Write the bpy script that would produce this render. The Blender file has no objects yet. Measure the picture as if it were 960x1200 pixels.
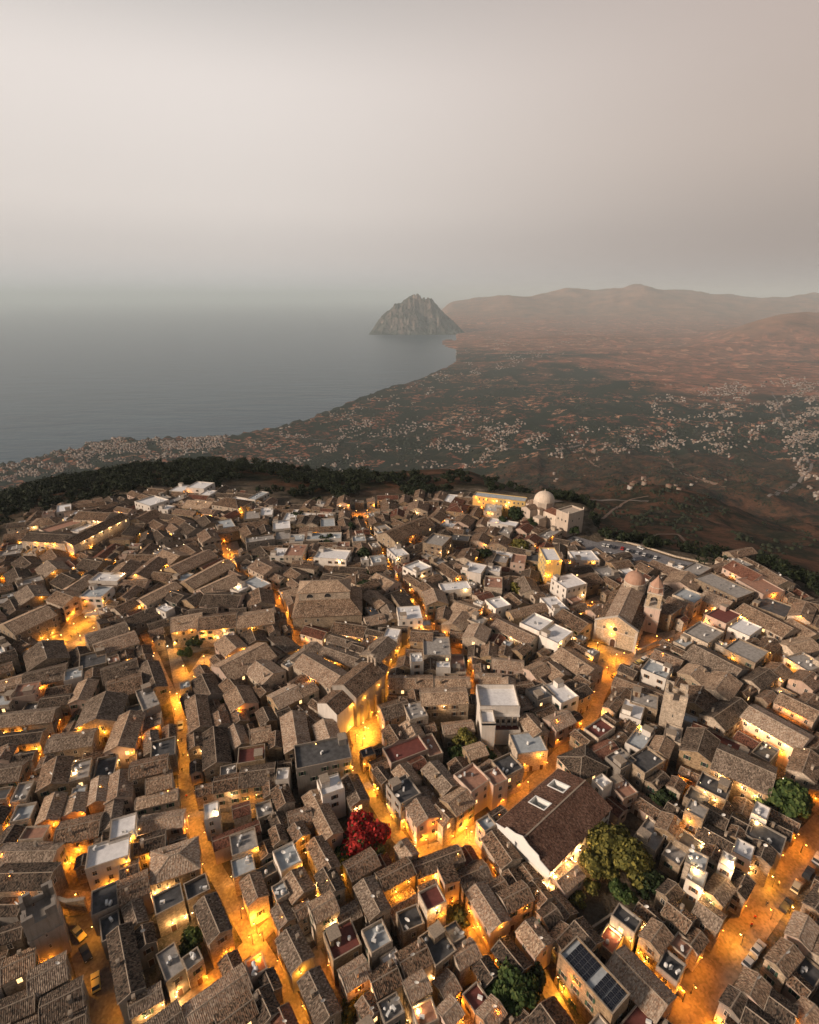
import bpy, math, random
import numpy as np
from math import sin, cos, pi, radians, sqrt, atan2, floor
from mathutils import Vector, Matrix
random.seed(7); RS = np.random.RandomState(11)
sc = bpy.context.scene; COL = sc.collection
# ------------------------------------------------------------------ survey geometry
# The town was surveyed from the photograph: a sight line through a point of the picture, met at the
# height of the surveyed feature, gives its real position in metres (z = 0 is the town plateau).
PT = radians(21.5); CP, SP = cos(PT), sin(PT); FL = 640.0; CAMZ = 140.0
def at(px, py, z=0.0):
    xc, yc = px - 480.0, py - 600.0
    t = (z - CAMZ) / -(yc * CP + FL * SP)
    return Vector((t * xc, t * (FL * CP - yc * SP), z))
# ------------------------------------------------------------------ noise
def _hash(ix, iy, s):
    n = (ix.astype(np.int64) * 374761393 + iy.astype(np.int64) * 668265263 + s * 974711) & 0x7fffffff
    n = ((n ^ (n >> 13)) * 1274126177) & 0x7fffffff
    return ((n ^ (n >> 16)) & 0xffff) / 65535.0
def vnoise(x, y, s=0):
    x0 = np.floor(x); y0 = np.floor(y); fx = x - x0; fy = y - y0
    fx = fx * fx * (3 - 2 * fx); fy = fy * fy * (3 - 2 * fy)
    a = _hash(x0, y0, s); b = _hash(x0 + 1, y0, s); c = _hash(x0, y0 + 1, s); d = _hash(x0 + 1, y0 + 1, s)
    return (a + (b - a) * fx) * (1 - fy) + (c + (d - c) * fx) * fy
def fbm(x, y, o=5, s=0, ridged=False):
    v = 0; a = .5
    for i in range(o):
        n = vnoise(x, y, s + i * 7)
        if ridged: n = 1 - np.abs(2 * n - 1)
        v = v + a * n; a *= .5; x = x * 2.03 + 13.1; y = y * 2.03 + 7.7
    return v
# ------------------------------------------------------------------ mesh builder
class MB:
    def __init__(s): s.v = []; s.f = []; s.m = []; s.uv = []
    def face(s, pts, m=0, uv=None):
        n = len(s.v); s.v += [tuple(p) for p in pts]; s.f.append(tuple(range(n, n + len(pts)))); s.m.append(m)
        s.uv.append(uv if uv else [(p[0] + p[1], p[2]) for p in pts])
    def box(s, x0, y0, z0, x1, y1, z1, m=0, bottom=False, top=True):
        if x0 > x1: x0, x1 = x1, x0
        if y0 > y1: y0, y1 = y1, y0
        s.face([(x0,y0,z0),(x1,y0,z0),(x1,y0,z1),(x0,y0,z1)], m, [(x0,z0),(x1,z0),(x1,z1),(x0,z1)])
        s.face([(x1,y1,z0),(x0,y1,z0),(x0,y1,z1),(x1,y1,z1)], m, [(x1,z0),(x0,z0),(x0,z1),(x1,z1)])
        s.face([(x1,y0,z0),(x1,y1,z0),(x1,y1,z1),(x1,y0,z1)], m, [(y0,z0),(y1,z0),(y1,z1),(y0,z1)])
        s.face([(x0,y1,z0),(x0,y0,z0),(x0,y0,z1),(x0,y1,z1)], m, [(y1,z0),(y0,z0),(y0,z1),(y1,z1)])
        if top: s.face([(x0,y0,z1),(x1,y0,z1),(x1,y1,z1),(x0,y1,z1)], m, [(x0,y0),(x1,y0),(x1,y1),(x0,y1)])
        if bottom: s.face([(x0,y1,z0),(x1,y1,z0),(x1,y0,z0),(x0,y0,z0)], m, [(x0,y1),(x1,y1),(x1,y0),(x0,y0)])
    def prism(s, poly, z0, z1, m=0, cap=True, taper=1.0, c=(0,0)):
        n = len(poly); top = [(c[0] + (p[0]-c[0]) * taper, c[1] + (p[1]-c[1]) * taper) for p in poly]
        for i in range(n):
            a, b = poly[i], poly[(i+1) % n]; ta, tb = top[i], top[(i+1) % n]
            s.face([(a[0],a[1],z0),(b[0],b[1],z0),(tb[0],tb[1],z1),(ta[0],ta[1],z1)], m)
        if cap and taper > .01: s.face([(p[0],p[1],z1) for p in top], m)
    def ngon(s, cx, cy, r, n, z0, z1, m=0, taper=1.0, rot=0, cap=True):
        s.prism([(cx + r*cos(rot+2*pi*i/n), cy + r*sin(rot+2*pi*i/n)) for i in range(n)], z0, z1, m, cap, taper, (cx, cy))
    def dome(s, cx, cy, z, r, h, m=0, n=20, k=8):
        for j in range(k):
            a0, a1 = j / k * pi / 2, (j + 1) / k * pi / 2
            r0, r1, z0, z1 = r*cos(a0), r*cos(a1), z + h*sin(a0), z + h*sin(a1)
            for i in range(n):
                t0, t1 = 2*pi*i/n, 2*pi*(i+1)/n
                p = [(cx+r0*cos(t0),cy+r0*sin(t0),z0),(cx+r0*cos(t1),cy+r0*sin(t1),z0),(cx+r1*cos(t1),cy+r1*sin(t1),z1),(cx+r1*cos(t0),cy+r1*sin(t0),z1)]
                if j == k - 1: p = p[:3]
                s.face(p, m)
    def slab(s, q, t, m=0, uv=None, side=None):      # q: four corners, counter-clockwise from above; t: thickness downwards
        s.face(q, m, uv)
        lo = [(p[0], p[1], p[2] - t) for p in q]
        for i in range(4):
            j = (i + 1) % 4
            s.face([lo[i], lo[j], q[j], q[i]], m if side is None else side)
        s.face(lo[::-1], m if side is None else side)
    def merge(s, o, M, moff=None):
        n = len(s.v); s.v += [tuple(M @ Vector(p)) for p in o.v]
        s.f += [tuple(i + n for i in f) for f in o.f]; s.m += [moff[m] if moff else m for m in o.m]; s.uv += o.uv
    def mesh(s, name, mats, smooth=False):
        me = bpy.data.meshes.new(name); me.from_pydata(s.v, [], s.f)
        for m in mats: me.materials.append(m)
        me.polygons.foreach_set('material_index', s.m)
        uvl = me.uv_layers.new(name='UVMap'); flat = [c for f in s.uv for p in f for c in p]
        uvl.data.foreach_set('uv', flat)
        if smooth: me.polygons.foreach_set('use_smooth', [True] * len(s.f))
        me.update(); return me
    def obj(s, name, mats, parent=None, smooth=False, loc=None, rz=0):
        return link(name, s.mesh(name, mats if isinstance(mats, (list, tuple)) else [mats], smooth), parent, loc, rz)
def link(name, me, parent=None, loc=None, rz=0):
    o = bpy.data.objects.new(name, me); COL.objects.link(o)
    if parent is not None: o.parent = parent
    if loc is not None: o.location = loc
    if rz: o.rotation_euler = (0, 0, rz)
    return o
def thing(name, cat, loc, rz=0, group=None, label=None):
    o = bpy.data.objects.new(name, None); COL.objects.link(o); o.empty_display_size = .5
    o.location = loc; o.rotation_euler = (0, 0, rz); o['category'] = cat
    if group: o['group'] = group
    if label: o['label'] = label
    return o
def struct(o, kind='structure', **k):
    o['kind'] = kind
    for a, b in k.items(): o[a] = b
    return o
def np_mesh(name, V, Fq, mats, mi=None, smooth=False, tri=False):
    me = bpy.data.meshes.new(name); k = 3 if tri else 4; n = len(Fq)
    me.vertices.add(len(V)); me.vertices.foreach_set('co', np.asarray(V, np.float32).ravel())
    me.loops.add(n * k); me.loops.foreach_set('vertex_index', np.asarray(Fq, np.int32).ravel())
    me.polygons.add(n); me.polygons.foreach_set('loop_start', np.arange(0, n * k, k, dtype=np.int32))
    for m in mats: me.materials.append(m)
    if mi is not None: me.polygons.foreach_set('material_index', np.asarray(mi, np.int32))
    if smooth: me.polygons.foreach_set('use_smooth', np.ones(n, bool))
    me.update(calc_edges=True); me.validate(); return me
# ------------------------------------------------------------------ materials
class NT:
    def __init__(s, name, rough=.9, spec=.2):
        s.mat = bpy.data.materials.new(name); s.mat.use_nodes = True; s.t = s.mat.node_tree
        s.b = s.t.nodes['Principled BSDF']; s.b.inputs['Roughness'].default_value = rough
        s.b.inputs['Specular IOR Level'].default_value = spec
    def n(s, ty, **k):
        nd = s.t.nodes.new(ty)
        for a, b in k.items():
            if a.startswith('i_'):
                key = a[2:]; key = int(key) if key.isdigit() else key.replace('_', ' ')
                nd.inputs[key].default_value = b
            else: setattr(nd, a, b)
        return nd
    def l(s, a, b): s.t.links.new(a, b)
    def ramp(s, fac, stops, interp='LINEAR'):
        r = s.n('ShaderNodeValToRGB'); e = r.color_ramp.elements; r.color_ramp.interpolation = interp
        e[0].position, e[0].color = stops[0][0], (*stops[0][1], 1); e[1].position, e[1].color = stops[-1][0], (*stops[-1][1], 1)
        for p, c in stops[1:-1]:
            x = e.new(p); x.color = (*c, 1)
        s.l(fac, r.inputs[0]); return r.outputs[0]
    def noise(s, vec, scale, detail=4, rough=.6):
        nd = s.n('ShaderNodeTexNoise', i_Scale=scale, i_Detail=detail, i_Roughness=rough)
        if vec is not None: s.l(vec, nd.inputs['Vector'])
        return nd.outputs[0]
    def mix(s, a, b, fac, mode='MIX'):
        m = s.n('ShaderNodeMix', data_type='RGBA', blend_type=mode)
        for v, i in ((fac, 0), (a, 6), (b, 7)):
            if hasattr(v, 'is_output'): s.l(v, m.inputs[i])
            elif i == 0: m.inputs[0].default_value = v
            else: m.inputs[i].default_value = (*v, 1)
        return m.outputs[2]
    def math(s, op, a, b=0.0, c=None):
        m = s.n('ShaderNodeMath', operation=op)
        for v, i in ((a, 0), (b, 1), (c, 2)):
            if v is None: continue
            if hasattr(v, 'is_output'): s.l(v, m.inputs[i])
            else: m.inputs[i].default_value = v
        return m.outputs[0]
    def vmul(s, vec, xyz):
        m = s.n('ShaderNodeVectorMath', operation='MULTIPLY'); s.l(vec, m.inputs[0]); m.inputs[1].default_value = xyz; return m.outputs[0]
    def bump(s, h, strength=.5, dist=.1):
        b = s.n('ShaderNodeBump', i_Strength=strength, i_Distance=dist); s.l(h, b.inputs['Height']); s.l(b.outputs[0], s.b.inputs['Normal'])
    def color(s, c): s.l(c, s.b.inputs['Base Color'])
    def geo(s): return s.n('ShaderNodeNewGeometry').outputs['Position']
    def tc(s, o='Object'): return s.n('ShaderNodeTexCoord').outputs[o]
    def rnd(s): return s.n('ShaderNodeObjectInfo').outputs['Random']
M = {}
def tile_mat(name, dark, mid, light, red):
    t = NT(name, .95, .1); uv = t.tc('UV')
    v = t.n('ShaderNodeTexVoronoi', i_Scale=1.0, i_Randomness=.75); t.l(t.vmul(uv, (3.6, 2.4, 1)), v.inputs['Vector'])
    cell = t.n('ShaderNodeSeparateColor'); t.l(v.outputs['Color'], cell.inputs[0])
    big = t.noise(t.geo(), .22, 5, .65); fine = t.noise(t.geo(), 2.2, 3, .7)
    f = t.math('ADD', t.math('MULTIPLY', cell.outputs[0], .50), t.math('MULTIPLY', big, .55))
    f = t.math('ADD', f, t.math('MULTIPLY', fine, .30)); f = t.math('SUBTRACT', f, .30)
    f = t.math('ADD', f, t.math('MULTIPLY', t.math('SUBTRACT', t.rnd(), .5), .46))
    c = t.ramp(f, [(.05, dark), (.42, mid), (.85, light)])
    c = t.mix(c, red, t.math('MULTIPLY', t.math('GREATER_THAN', cell.outputs[1], .72), .45))
    t.color(c)
    w = t.n('ShaderNodeTexWave', wave_type='BANDS', bands_direction='X', i_Scale=.85, i_Distortion=.5); t.l(uv, w.inputs['Vector'])
    t.bump(t.math('ADD', w.outputs[1], t.math('MULTIPLY', cell.outputs[2], .8)), .8, .09)
    return t.mat
def wall_mat(name, c1, c2, rough=.92, stain=.45, block=True):
    t = NT(name, rough, .15); p = t.geo()
    big = t.noise(t.vmul(p, (1, 1, .35)), .5, 5, .65); fine = t.noise(p, 3.5, 4, .7)
    c = t.mix(c1, c2, t.ramp(big, [(.3, (0,0,0)), (.7, (1,1,1))]))
    c = t.mix(c, (c2[0]*.45, c2[1]*.43, c2[2]*.42), t.math('MULTIPLY', t.ramp(t.noise(t.vmul(p, (1.6, 1.6, .16)), 1.0, 4, .6), [(.52, (0,0,0)), (.72, (1,1,1))]), stain))
    if block:
        v = t.n('ShaderNodeTexVoronoi', i_Scale=1.0, i_Randomness=.8); t.l(t.vmul(p, (2.2, 2.2, 3.2)), v.inputs['Vector'])
        s = t.n('ShaderNodeSeparateColor'); t.l(v.outputs['Color'], s.inputs[0])
        c = t.mix(c, t.ramp(s.outputs[0], [(0, (.45,.43,.4)), (1, (1.35,1.32,1.25))]), .65, 'MULTIPLY')
        t.bump(t.math('ADD', v.outputs['Distance'], fine), .5, .08)
    else:
        c = t.mix(c, t.ramp(fine, [(.2, (.8,.8,.8)), (.8, (1.1,1.1,1.1))]), .6, 'MULTIPLY'); t.bump(fine, .25, .04)
    c = t.mix(c, t.ramp(t.rnd(), [(0, (.78,.76,.74)), (1, (1.16,1.14,1.1))]), 1.0, 'MULTIPLY')
    t.color(c); return t.mat
def plain(name, col, rough=.7, metal=0.0, var=.25, scale=1.2, spec=.3):
    t = NT(name, rough, spec); t.b.inputs['Metallic'].default_value = metal
    n = t.noise(t.geo(), scale, 5, .65)
    t.color(t.mix(tuple(x*(1-var) for x in col), tuple(min(1, x*(1+var)) for x in col), t.ramp(n, [(.25, (0,0,0)), (.75, (1,1,1))])))
    return t.mat
def emit(name, col, st):
    t = NT(name); t.b.inputs['Base Color'].default_value = (*col, 1); t.b.inputs['Emission Color'].default_value = (*col, 1)
    t.b.inputs['Emission Strength'].default_value = st; return t.mat
M['tb'] = tile_mat('brown_clay_tiles', (.04,.030,.023), (.27,.19,.132), (.68,.52,.375), (.28,.15,.09))
M['td'] = tile_mat('weathered_grey_tiles', (.028,.024,.021), (.155,.12,.092), (.46,.37,.29), (.14,.09,.065))
M['th'] = tile_mat('dark_russet_tiles', (.035,.02,.016), (.12,.07,.052), (.30,.19,.14), (.16,.075,.05))
M['tr'] = tile_mat('red_clay_tiles', (.06,.028,.02), (.19,.09,.062), (.36,.20,.14), (.24,.09,.06))
M['to'] = tile_mat('pale_ochre_tiles', (.08,.055,.04), (.32,.235,.175), (.66,.54,.42), (.34,.18,.10))
M['cap'] = plain('ridge_mortar', (.31,.255,.20), .95, var=.35, scale=2.5)
M['ws'] = wall_mat('rubble_stone', (.40,.325,.25), (.27,.22,.17))
M['wo'] = wall_mat('ochre_stone', (.42,.32,.21), (.30,.22,.15))
M['wl'] = wall_mat('pale_limestone', (.60,.52,.44), (.46,.395,.33), stain=.35)
M['ww'] = wall_mat('white_plaster', (.80,.77,.73), (.66,.62,.58), block=False, stain=.3)
M['wp'] = wall_mat('pink_plaster', (.60,.47,.40), (.50,.38,.32), block=False)
M['wg'] = wall_mat('grey_render', (.36,.33,.30), (.25,.23,.21), block=False)
M['wy'] = wall_mat('yellow_plaster', (.66,.48,.20), (.55,.38,.15), block=False)
M['fw'] = plain('white_terrace_sheet', (.78,.78,.79), .6, var=.18, scale=.8)
M['fg'] = plain('grey_terrace_paving', (.33,.31,.29), .85, var=.4, scale=.9)
M['fl'] = plain('pale_blue_terrace', (.40,.44,.47), .7, var=.25, scale=.8)
M['fd'] = plain('dark_bitumen_terrace', (.085,.085,.088), .8, var=.5, scale=.7)
M['fr'] = plain('red_terrace_paving', (.17,.055,.045), .8, var=.3, scale=1.1)
M['fp'] = plain('terracotta_terrace', (.36,.20,.14), .85, var=.35, scale=1.0)
M['dark'] = plain('dark_opening', (.018,.017,.018), .35, var=.3)
M['glass'] = plain('window_pane', (.03,.035,.04), .12, var=.3, spec=.6)
M['green'] = plain('green_shutter', (.035,.075,.05), .6)
M['brown'] = plain('brown_wood', (.10,.05,.028), .65)
M['trim'] = plain('stone_trim', (.55,.48,.40), .85)
M['metal'] = plain('grey_metal', (.35,.36,.37), .4, metal=.6)
M['iron'] = plain('black_iron', (.03,.03,.03), .5)
M['whitep'] = plain('white_paint', (.78,.78,.76), .45, var=.06)
M['panel'] = plain('solar_cells', (.012,.014,.022), .15, var=.2, spec=.6)
M['bulbo'] = emit('sodium_lamp', (1.0,.40,.08), 14)
M['bulby'] = emit('warm_lamp', (1.0,.56,.18), 14)
M['bulbw'] = emit('pale_lamp', (1.0,.74,.42), 14)
M['litwin'] = emit('lit_window_glow', (1.0,.62,.25), 2.6)
M['bark'] = plain('bark', (.09,.065,.045), .95, var=.4, scale=3)
M['rubber'] = plain('tyre_rubber', (.02,.02,.02), .8)
def leaf_mat(name, cols, dirt=.0):
    t = NT(name, .7, .15); g = t.n('ShaderNodeNewGeometry'); r = g.outputs['Random Per Island']
    c = t.ramp(t.math('ADD', t.math('MULTIPLY', r, .6), t.math('MULTIPLY', t.noise(g.outputs['Position'], .35, 4, .6), .5)), [(.1, cols[0]), (.55, cols[1]), (.95, cols[2])])
    t.color(c); t.b.inputs['Subsurface Weight'].default_value = 0.0
    return t.mat
M['lf_dark'] = leaf_mat('dark_pine_leaves', [(.010,.018,.008), (.025,.042,.017), (.055,.075,.03)])
M['lf_wood'] = leaf_mat('shaded_pine_wood', [(.006,.010,.005), (.014,.022,.010), (.032,.042,.017)])  # near-black green leaf colours for the woods round the town
M['lf_green'] = leaf_mat('green_leaves', [(.018,.036,.012), (.05,.085,.025), (.12,.15,.045)])
M['lf_olive'] = leaf_mat('olive_leaves', [(.035,.04,.012), (.13,.125,.032), (.30,.25,.06)])  # olive foliage, also lamplight painted into the leaves of lit trees
M['lf_red'] = leaf_mat('red_flowers', [(.05,.01,.008), (.34,.016,.016), (.66,.07,.055)])
def street_mat(name, c1, c2):
    t = NT(name, .62, .4); p = t.geo()
    v = t.n('ShaderNodeTexVoronoi', i_Scale=2.0, i_Randomness=.6); t.l(p, v.inputs['Vector'])
    s = t.n('ShaderNodeSeparateColor'); t.l(v.outputs['Color'], s.inputs[0])
    c = t.mix(c1, c2, t.ramp(t.noise(p, .35, 5, .7), [(.3, (0,0,0)), (.7, (1,1,1))]))
    c = t.mix(c, t.ramp(s.outputs[0], [(0, (.55,.55,.55)), (1, (1.3,1.3,1.3))]), .7, 'MULTIPLY')
    t.color(c); t.bump(v.outputs['Distance'], .5, .05); return t.mat
M['street'] = street_mat('worn_stone_paving', (.34,.27,.20), (.19,.15,.115))
M['asphalt'] = street_mat('grey_asphalt', (.22,.17,.13), (.14,.11,.085))  # brown-orange tint puts the street lamps' glow into the paving colour
M['carpark'] = street_mat('pale_asphalt', (.24,.235,.245), (.17,.165,.175))
SKY_K = 1.0; SUN_E = 4.6; tan_el = .42; HAZE = 3.5e-5; EXPO = 0.0; GLOW_P = 260; STREET_P = 2.4
# ------------------------------------------------------------------ terrain
SEA = -750.0; APEX = 200.0
def polar(p): return p[0] / (p[1] + APEX), p[1]
EDGE = sorted(polar(at(x, y)) for x, y in [(-420,760),(-200,690),(-60,640),(0,612),(50,600),(100,588),(150,574),(240,566),(300,572),(360,588),(430,584),(480,582),(560,572),(640,580),(690,592),(705,628),(790,645),(830,652),(905,668),(960,690),(1080,740),(1400,900)])
EU = np.array([e[0] for e in EDGE]); EY = np.array([e[1] for e in EDGE])
COAST = sorted(polar(at(x, y, SEA)) for x, y in [(-900,640),(-400,590),(-150,563),(0,543),(30,537),(60,529),(95,521),(115,513),(150,511),(165,514),(200,510),(230,512),(270,508),(300,503),(330,499),(345,493),(368,487),(390,478),(415,468),(450,455),(475,448),(500,440),(520,431),(533,424),(529,416),(522,409),(524,403),(540,398)][:-4]) 
CU = np.array([e[0] for e in COAST]); CY = np.array([e[1] for e in COAST])
# north of the bay the coast turns away to the foot of the big cape; beyond it a second gulf
C2 = [polar(at(x, y, SEA)) for x, y in [(533,424),(535,400),(536,388),(541,378),(552,372),(590,370.5),(625,369),(650,366),(690,362)]]
CU = np.concatenate([CU, [c[0] for c in C2[1:]], [C2[-1][0] + .02, 5]]); CY = np.concatenate([CY, [c[1] for c in C2[1:]], [60000, 60000]])
o_ = np.argsort(CU, kind='stable'); CU = CU[o_]; CY = CY[o_]
RNG = [polar(at(x, 380, 0))[0] for x in (512,535,560,600,640,670,700,750,800,850,880,905,930,960,1100,1500)]
RNGH = [-380,-90,60,20,190,330,190,390,260,110,10,-60,0,50,200,250]
def sstep(a, b, x):
    t = np.clip((x - a) / (b - a), 0, 1); return t * t * (3 - 2 * t)
def hfun(X, Y):
    X = np.asarray(X, float); Y = np.asarray(Y, float)
    u = X / np.maximum(Y + APEX, 1.0); d = Y - np.interp(u, EU, EY)
    d = np.maximum(d, 0); b = sstep(.02, .30, u)
    hl = np.interp(d, [0, 6, 60, 170, 330, 1300, 2500, 6000], [0, -2, -8, -32, -115, -570, -735, -742])
    hr = np.interp(d, [0, 6, 60, 160, 420, 900, 1700, 2600, 6000, 14000, 60000], [0, -3, -38, -82, -150, -320, -500, -650, -705, -690, -640])
    h = hl * (1 - b) + hr * b
    n = fbm(X / 330, Y / 330, 5, 3, True); n2 = fbm(X / 1800 + 4, Y / 1800, 4, 5)
    amp = sstep(60, 900, d) * (1 - .75 * sstep(2500, 5000, d))
    h = h + (n - .62) * 125 * amp * (.35 + .65 * b) + (n2 - .5) * 140 * sstep(1500, 6000, d) * b * sstep(3000, 7000, Y)
    # low hills on the plain
    for (px, py, hh, rx, ry) in ((745,455,70,520,420),(588,374,170,700,500),(640,425,60,700,900),(900,395,160,1500,900),(700,398,90,1500,700),(830,410,70,900,500),(790,590,45,200,130)):
        c = at(px, py, -700 if py < 500 else -230)
        h = h + hh * np.exp(-((X - c.x) / rx) ** 2 - ((Y - c.y) / ry) ** 2)
    # distant range behind the plain
    rh = np.interp(u, RNG, RNGH) + 850
    mask = sstep(RNG[0] - .012, RNG[1] - .005, u)
    rid = fbm(X / 2600, Y / 2600, 6, 21, True)
    h = h + mask * rh * np.exp(-((Y - 25500 - 3500 * (fbm(X / 5200, Y * 0, 3, 55) - .45)) / 4300.0) ** 2) * (.93 + .62 * (rid - .6) * (1 - .6 * np.exp(-((Y - 27000) / 1800.0) ** 2)))
    far = u > RNG[8]
    h = h + np.where(u > RNG[9] - .05, 1, 0) * sstep(RNG[9] - .05, RNG[13], u) * 640 * np.exp(-((Y - 11500) / 1700.0) ** 2) * (.8 + .5 * (rid - .5))
    yc = np.interp(u, CU, CY); yc = yc + (vnoise(u * 160, u * 0 + 3, 9) - .5) * .035 * yc
    dist = (yc - Y)
    yb_ = np.where(u < RNG[4], 18800, 15200); behind = (Y > yb_) & (u > RNG[0] - .01)
    e_ = at(530, 403, SEA); spit = ((X - e_.x) / 210) ** 2 + ((Y - e_.y) / 1300) ** 2 < 1; dist = np.where(spit, np.maximum(dist, 90), dist)
    land = (dist > 0) | behind
    edge = np.where(behind, np.clip((Y - yb_) / 300, 0, 1), np.clip(dist / 160, 0, 1))
    # the headland strip far left of the cape
    c = at(415, 361, SEA); strip = np.exp(-((X - c.x) / 1100) ** 2 - ((Y - c.y) / 160) ** 2)
    g = np.where(land, np.maximum(h, SEA + 1.2) * edge + (SEA - 4) * (1 - edge), SEA - 18.0)
    g = np.where(land & (edge > .5), np.maximum(g, SEA + 1.0), g)
    return np.where(Y < 350, h, np.maximum(g, SEA - 18 + 60 * strip))
NU, NV = 460, 470
us = np.concatenate([np.linspace(-1.15, 1.15, NU)]); vs = -70 + 130 * (np.exp(np.linspace(0, 5.95, NV)) - 1)
UU, VV = np.meshgrid(us, vs); XX = UU * (VV + APEX); YY = VV; HH = hfun(XX, YY)
V = np.stack([XX, YY, HH], -1).reshape(-1, 3)
ii, jj = np.meshgrid(np.arange(NV - 1), np.arange(NU - 1), indexing='ij')
a = (ii * NU + jj).ravel(); Fq = np.stack([a, a + 1, a + NU + 1, a + NU], -1)
def terrain_mat():
    t = NT('dry_hills_and_fields', 1.0, .05); p = t.geo(); sep = t.n('ShaderNodeSeparateXYZ'); t.l(p, sep.inputs[0])
    wn = t.n('ShaderNodeTexNoise', i_Scale=.0016, i_Detail=4); t.l(p, wn.inputs['Vector'])
    warp = t.n('ShaderNodeVectorMath', operation='MULTIPLY_ADD'); t.l(wn.outputs['Color'], warp.inputs[0]); warp.inputs[1].default_value = (160, 160, 0); t.l(p, warp.inputs[2])
    rot = t.n('ShaderNodeVectorRotate', rotation_type='Z_AXIS', i_Angle=.5); t.l(warp.outputs[0], rot.inputs['Vector'])
    v = t.n('ShaderNodeTexVoronoi', i_Scale=1.0, distance='CHEBYCHEV', i_Randomness=.85); t.l(t.vmul(rot.outputs[0], (.0085, .0042, 0)), v.inputs['Vector'])
    s = t.n('ShaderNodeSeparateColor'); t.l(v.outputs['Color'], s.inputs[0])
    fields = t.ramp(s.outputs[0], [(.0, (.016,.024,.013)), (.26, (.026,.030,.018)), (.38, (.07,.044,.03)), (.50, (.24,.09,.055)), (.70, (.42,.165,.10)), (.88, (.60,.33,.21))], 'CONSTANT')
    v3 = t.n('ShaderNodeTexVoronoi', i_Scale=1.0, distance='CHEBYCHEV'); t.l(t.vmul(rot.outputs[0], (.0030, .0072, 0)), v3.inputs['Vector'])
    s3 = t.n('ShaderNodeSeparateColor'); t.l(v3.outputs['Color'], s3.inputs[0])
    fields = t.mix(fields, t.ramp(s3.outputs[1], [(0, (.02,.028,.016)), (.45, (.045,.04,.022)), (.7, (.34,.15,.09))], 'CONSTANT'), t.math('GREATER_THAN', s3.outputs[0], .55))
    big = t.noise(p, .00042, 5, .6)
    # olive groves and scrub: darker green speckle
    sc2 = t.noise(p, .022, 5, .75)
    grove = t.mix(fields, (.013,.019,.011), t.ramp(sc2, [(.40, (0,0,0)), (.50, (1,1,1))]))
    near = t.mix((.011,.017,.010), grove, .92)
    # bare reddish land inland, greener land by the coast
    ymask = t.math('ADD', t.math('MULTIPLY', sep.outputs[0], .00012), t.math('MULTIPLY', sep.outputs[1], .00007))
    m = t.math('ADD', t.math('SUBTRACT', ymask, .30), t.math('MULTIPLY', t.math('SUBTRACT', big, .5), 2.4))
    bare = t.mix(t.mix(fields, (.40,.16,.10), .5), (.045,.032,.022), t.ramp(t.noise(p, .010, 6, .75), [(.45, (0,0,0)), (.64, (.9,.9,.9))]))
    bare = t.mix(bare, (.46,.27,.17), t.math('MULTIPLY', t.ramp(t.noise(p, .0022, 5, .7), [(.58, (0,0,0)), (.70, (1,1,1))]), .6))
    c = t.mix(near, bare, t.ramp(m, [(.38, (0,0,0)), (.62, (1,1,1))]))
    # steep mountain sides: dry grass over rock with scrub gullies
    hillc = t.ramp(t.math('ADD', t.math('MULTIPLY', t.noise(p, .018, 7, .72), .8), t.math('MULTIPLY', t.noise(p, .13, 4, .7), .25)), [(.40, (.010,.014,.008)), (.49, (.030,.026,.016)), (.58, (.095,.047,.028)), (.75, (.17,.09,.055))])
    hm = t.ramp(t.math('MULTIPLY', t.math('ADD', sep.outputs[2], 640.0), .01), [(0, (0,0,0)), (.6, (1,1,1))])
    nearm = t.ramp(t.math('MULTIPLY', sep.outputs[1], .0001), [(.33, (1,1,1)), (.5, (0,0,0))])
    c = t.mix(c, hillc, t.mix((0,0,0), hm, nearm))
    mr = t.ramp(t.math('MULTIPLY', t.math('ADD', sep.outputs[2], 600.0), .002), [(0, (0,0,0)), (.3, (1,1,1))]); farm = t.ramp(t.math('MULTIPLY', sep.outputs[1], .00001), [(.09, (0,0,0)), (.11, (1,1,1))])
    rock = t.ramp(t.noise(p, .0018, 8, .7), [(.35, (.10,.07,.055)), (.5, (.22,.12,.08)), (.7, (.36,.20,.135))])
    c = t.mix(c, rock, t.mix((0,0,0), mr, farm))
    # the built-up plateau: packed earth and stone yards
    town = t.ramp(t.math('ADD', t.math('MULTIPLY', t.noise(p, .12, 5, .7), .7), t.math('MULTIPLY', t.noise(p, 1.4, 4, .7), .3)), [(.38, (.035,.035,.022)), (.5, (.12,.095,.07)), (.65, (.20,.16,.12))])
    tm = t.ramp(t.math('MULTIPLY', t.math('ADD', sep.outputs[2], 6.0), .2), [(0, (0,0,0)), (1, (1,1,1))])
    c = t.mix(c, town, t.mix((0,0,0), tm, t.ramp(t.math('MULTIPLY', sep.outputs[1], .001), [(.44, (1,1,1)), (.46, (0,0,0))])))
    t.color(c); t.bump(t.noise(p, .05, 6, .7), .6, 6.0); return t.mat
M['terrain'] = terrain_mat()
ground = struct(link('ground', np_mesh('ground', V, Fq, [M['terrain']], smooth=True)))
# sea
def sea_mat():
    t = NT('dusk_sea', .28, .13); p = t.geo()
    c = t.mix((.006,.034,.064), (.020,.064,.104), t.ramp(t.noise(t.vmul(p, (.0012, .0040, 1)), 1.0, 8, .72), [(.35, (0,0,0)), (.65, (1,1,1))])); t.color(c)
    n1 = t.noise(t.vmul(p, (.018, .035, 1)), 1.0, 6, .7); n2 = t.noise(t.vmul(p, (.0022, .006, 1)), 1.0, 4, .6)
    t.bump(t.math('ADD', t.math('MULTIPLY', n1, 5.0), t.math('MULTIPLY', n2, 18.0)), .7, 1.0); return t.mat
M['sea'] = sea_mat()
m = MB(); m.face([(-150000,-2900,SEA),(150000,-2900,SEA),(150000,170000,SEA),(-150000,170000,SEA)]); struct(m.obj('sea', M['sea']))
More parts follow.
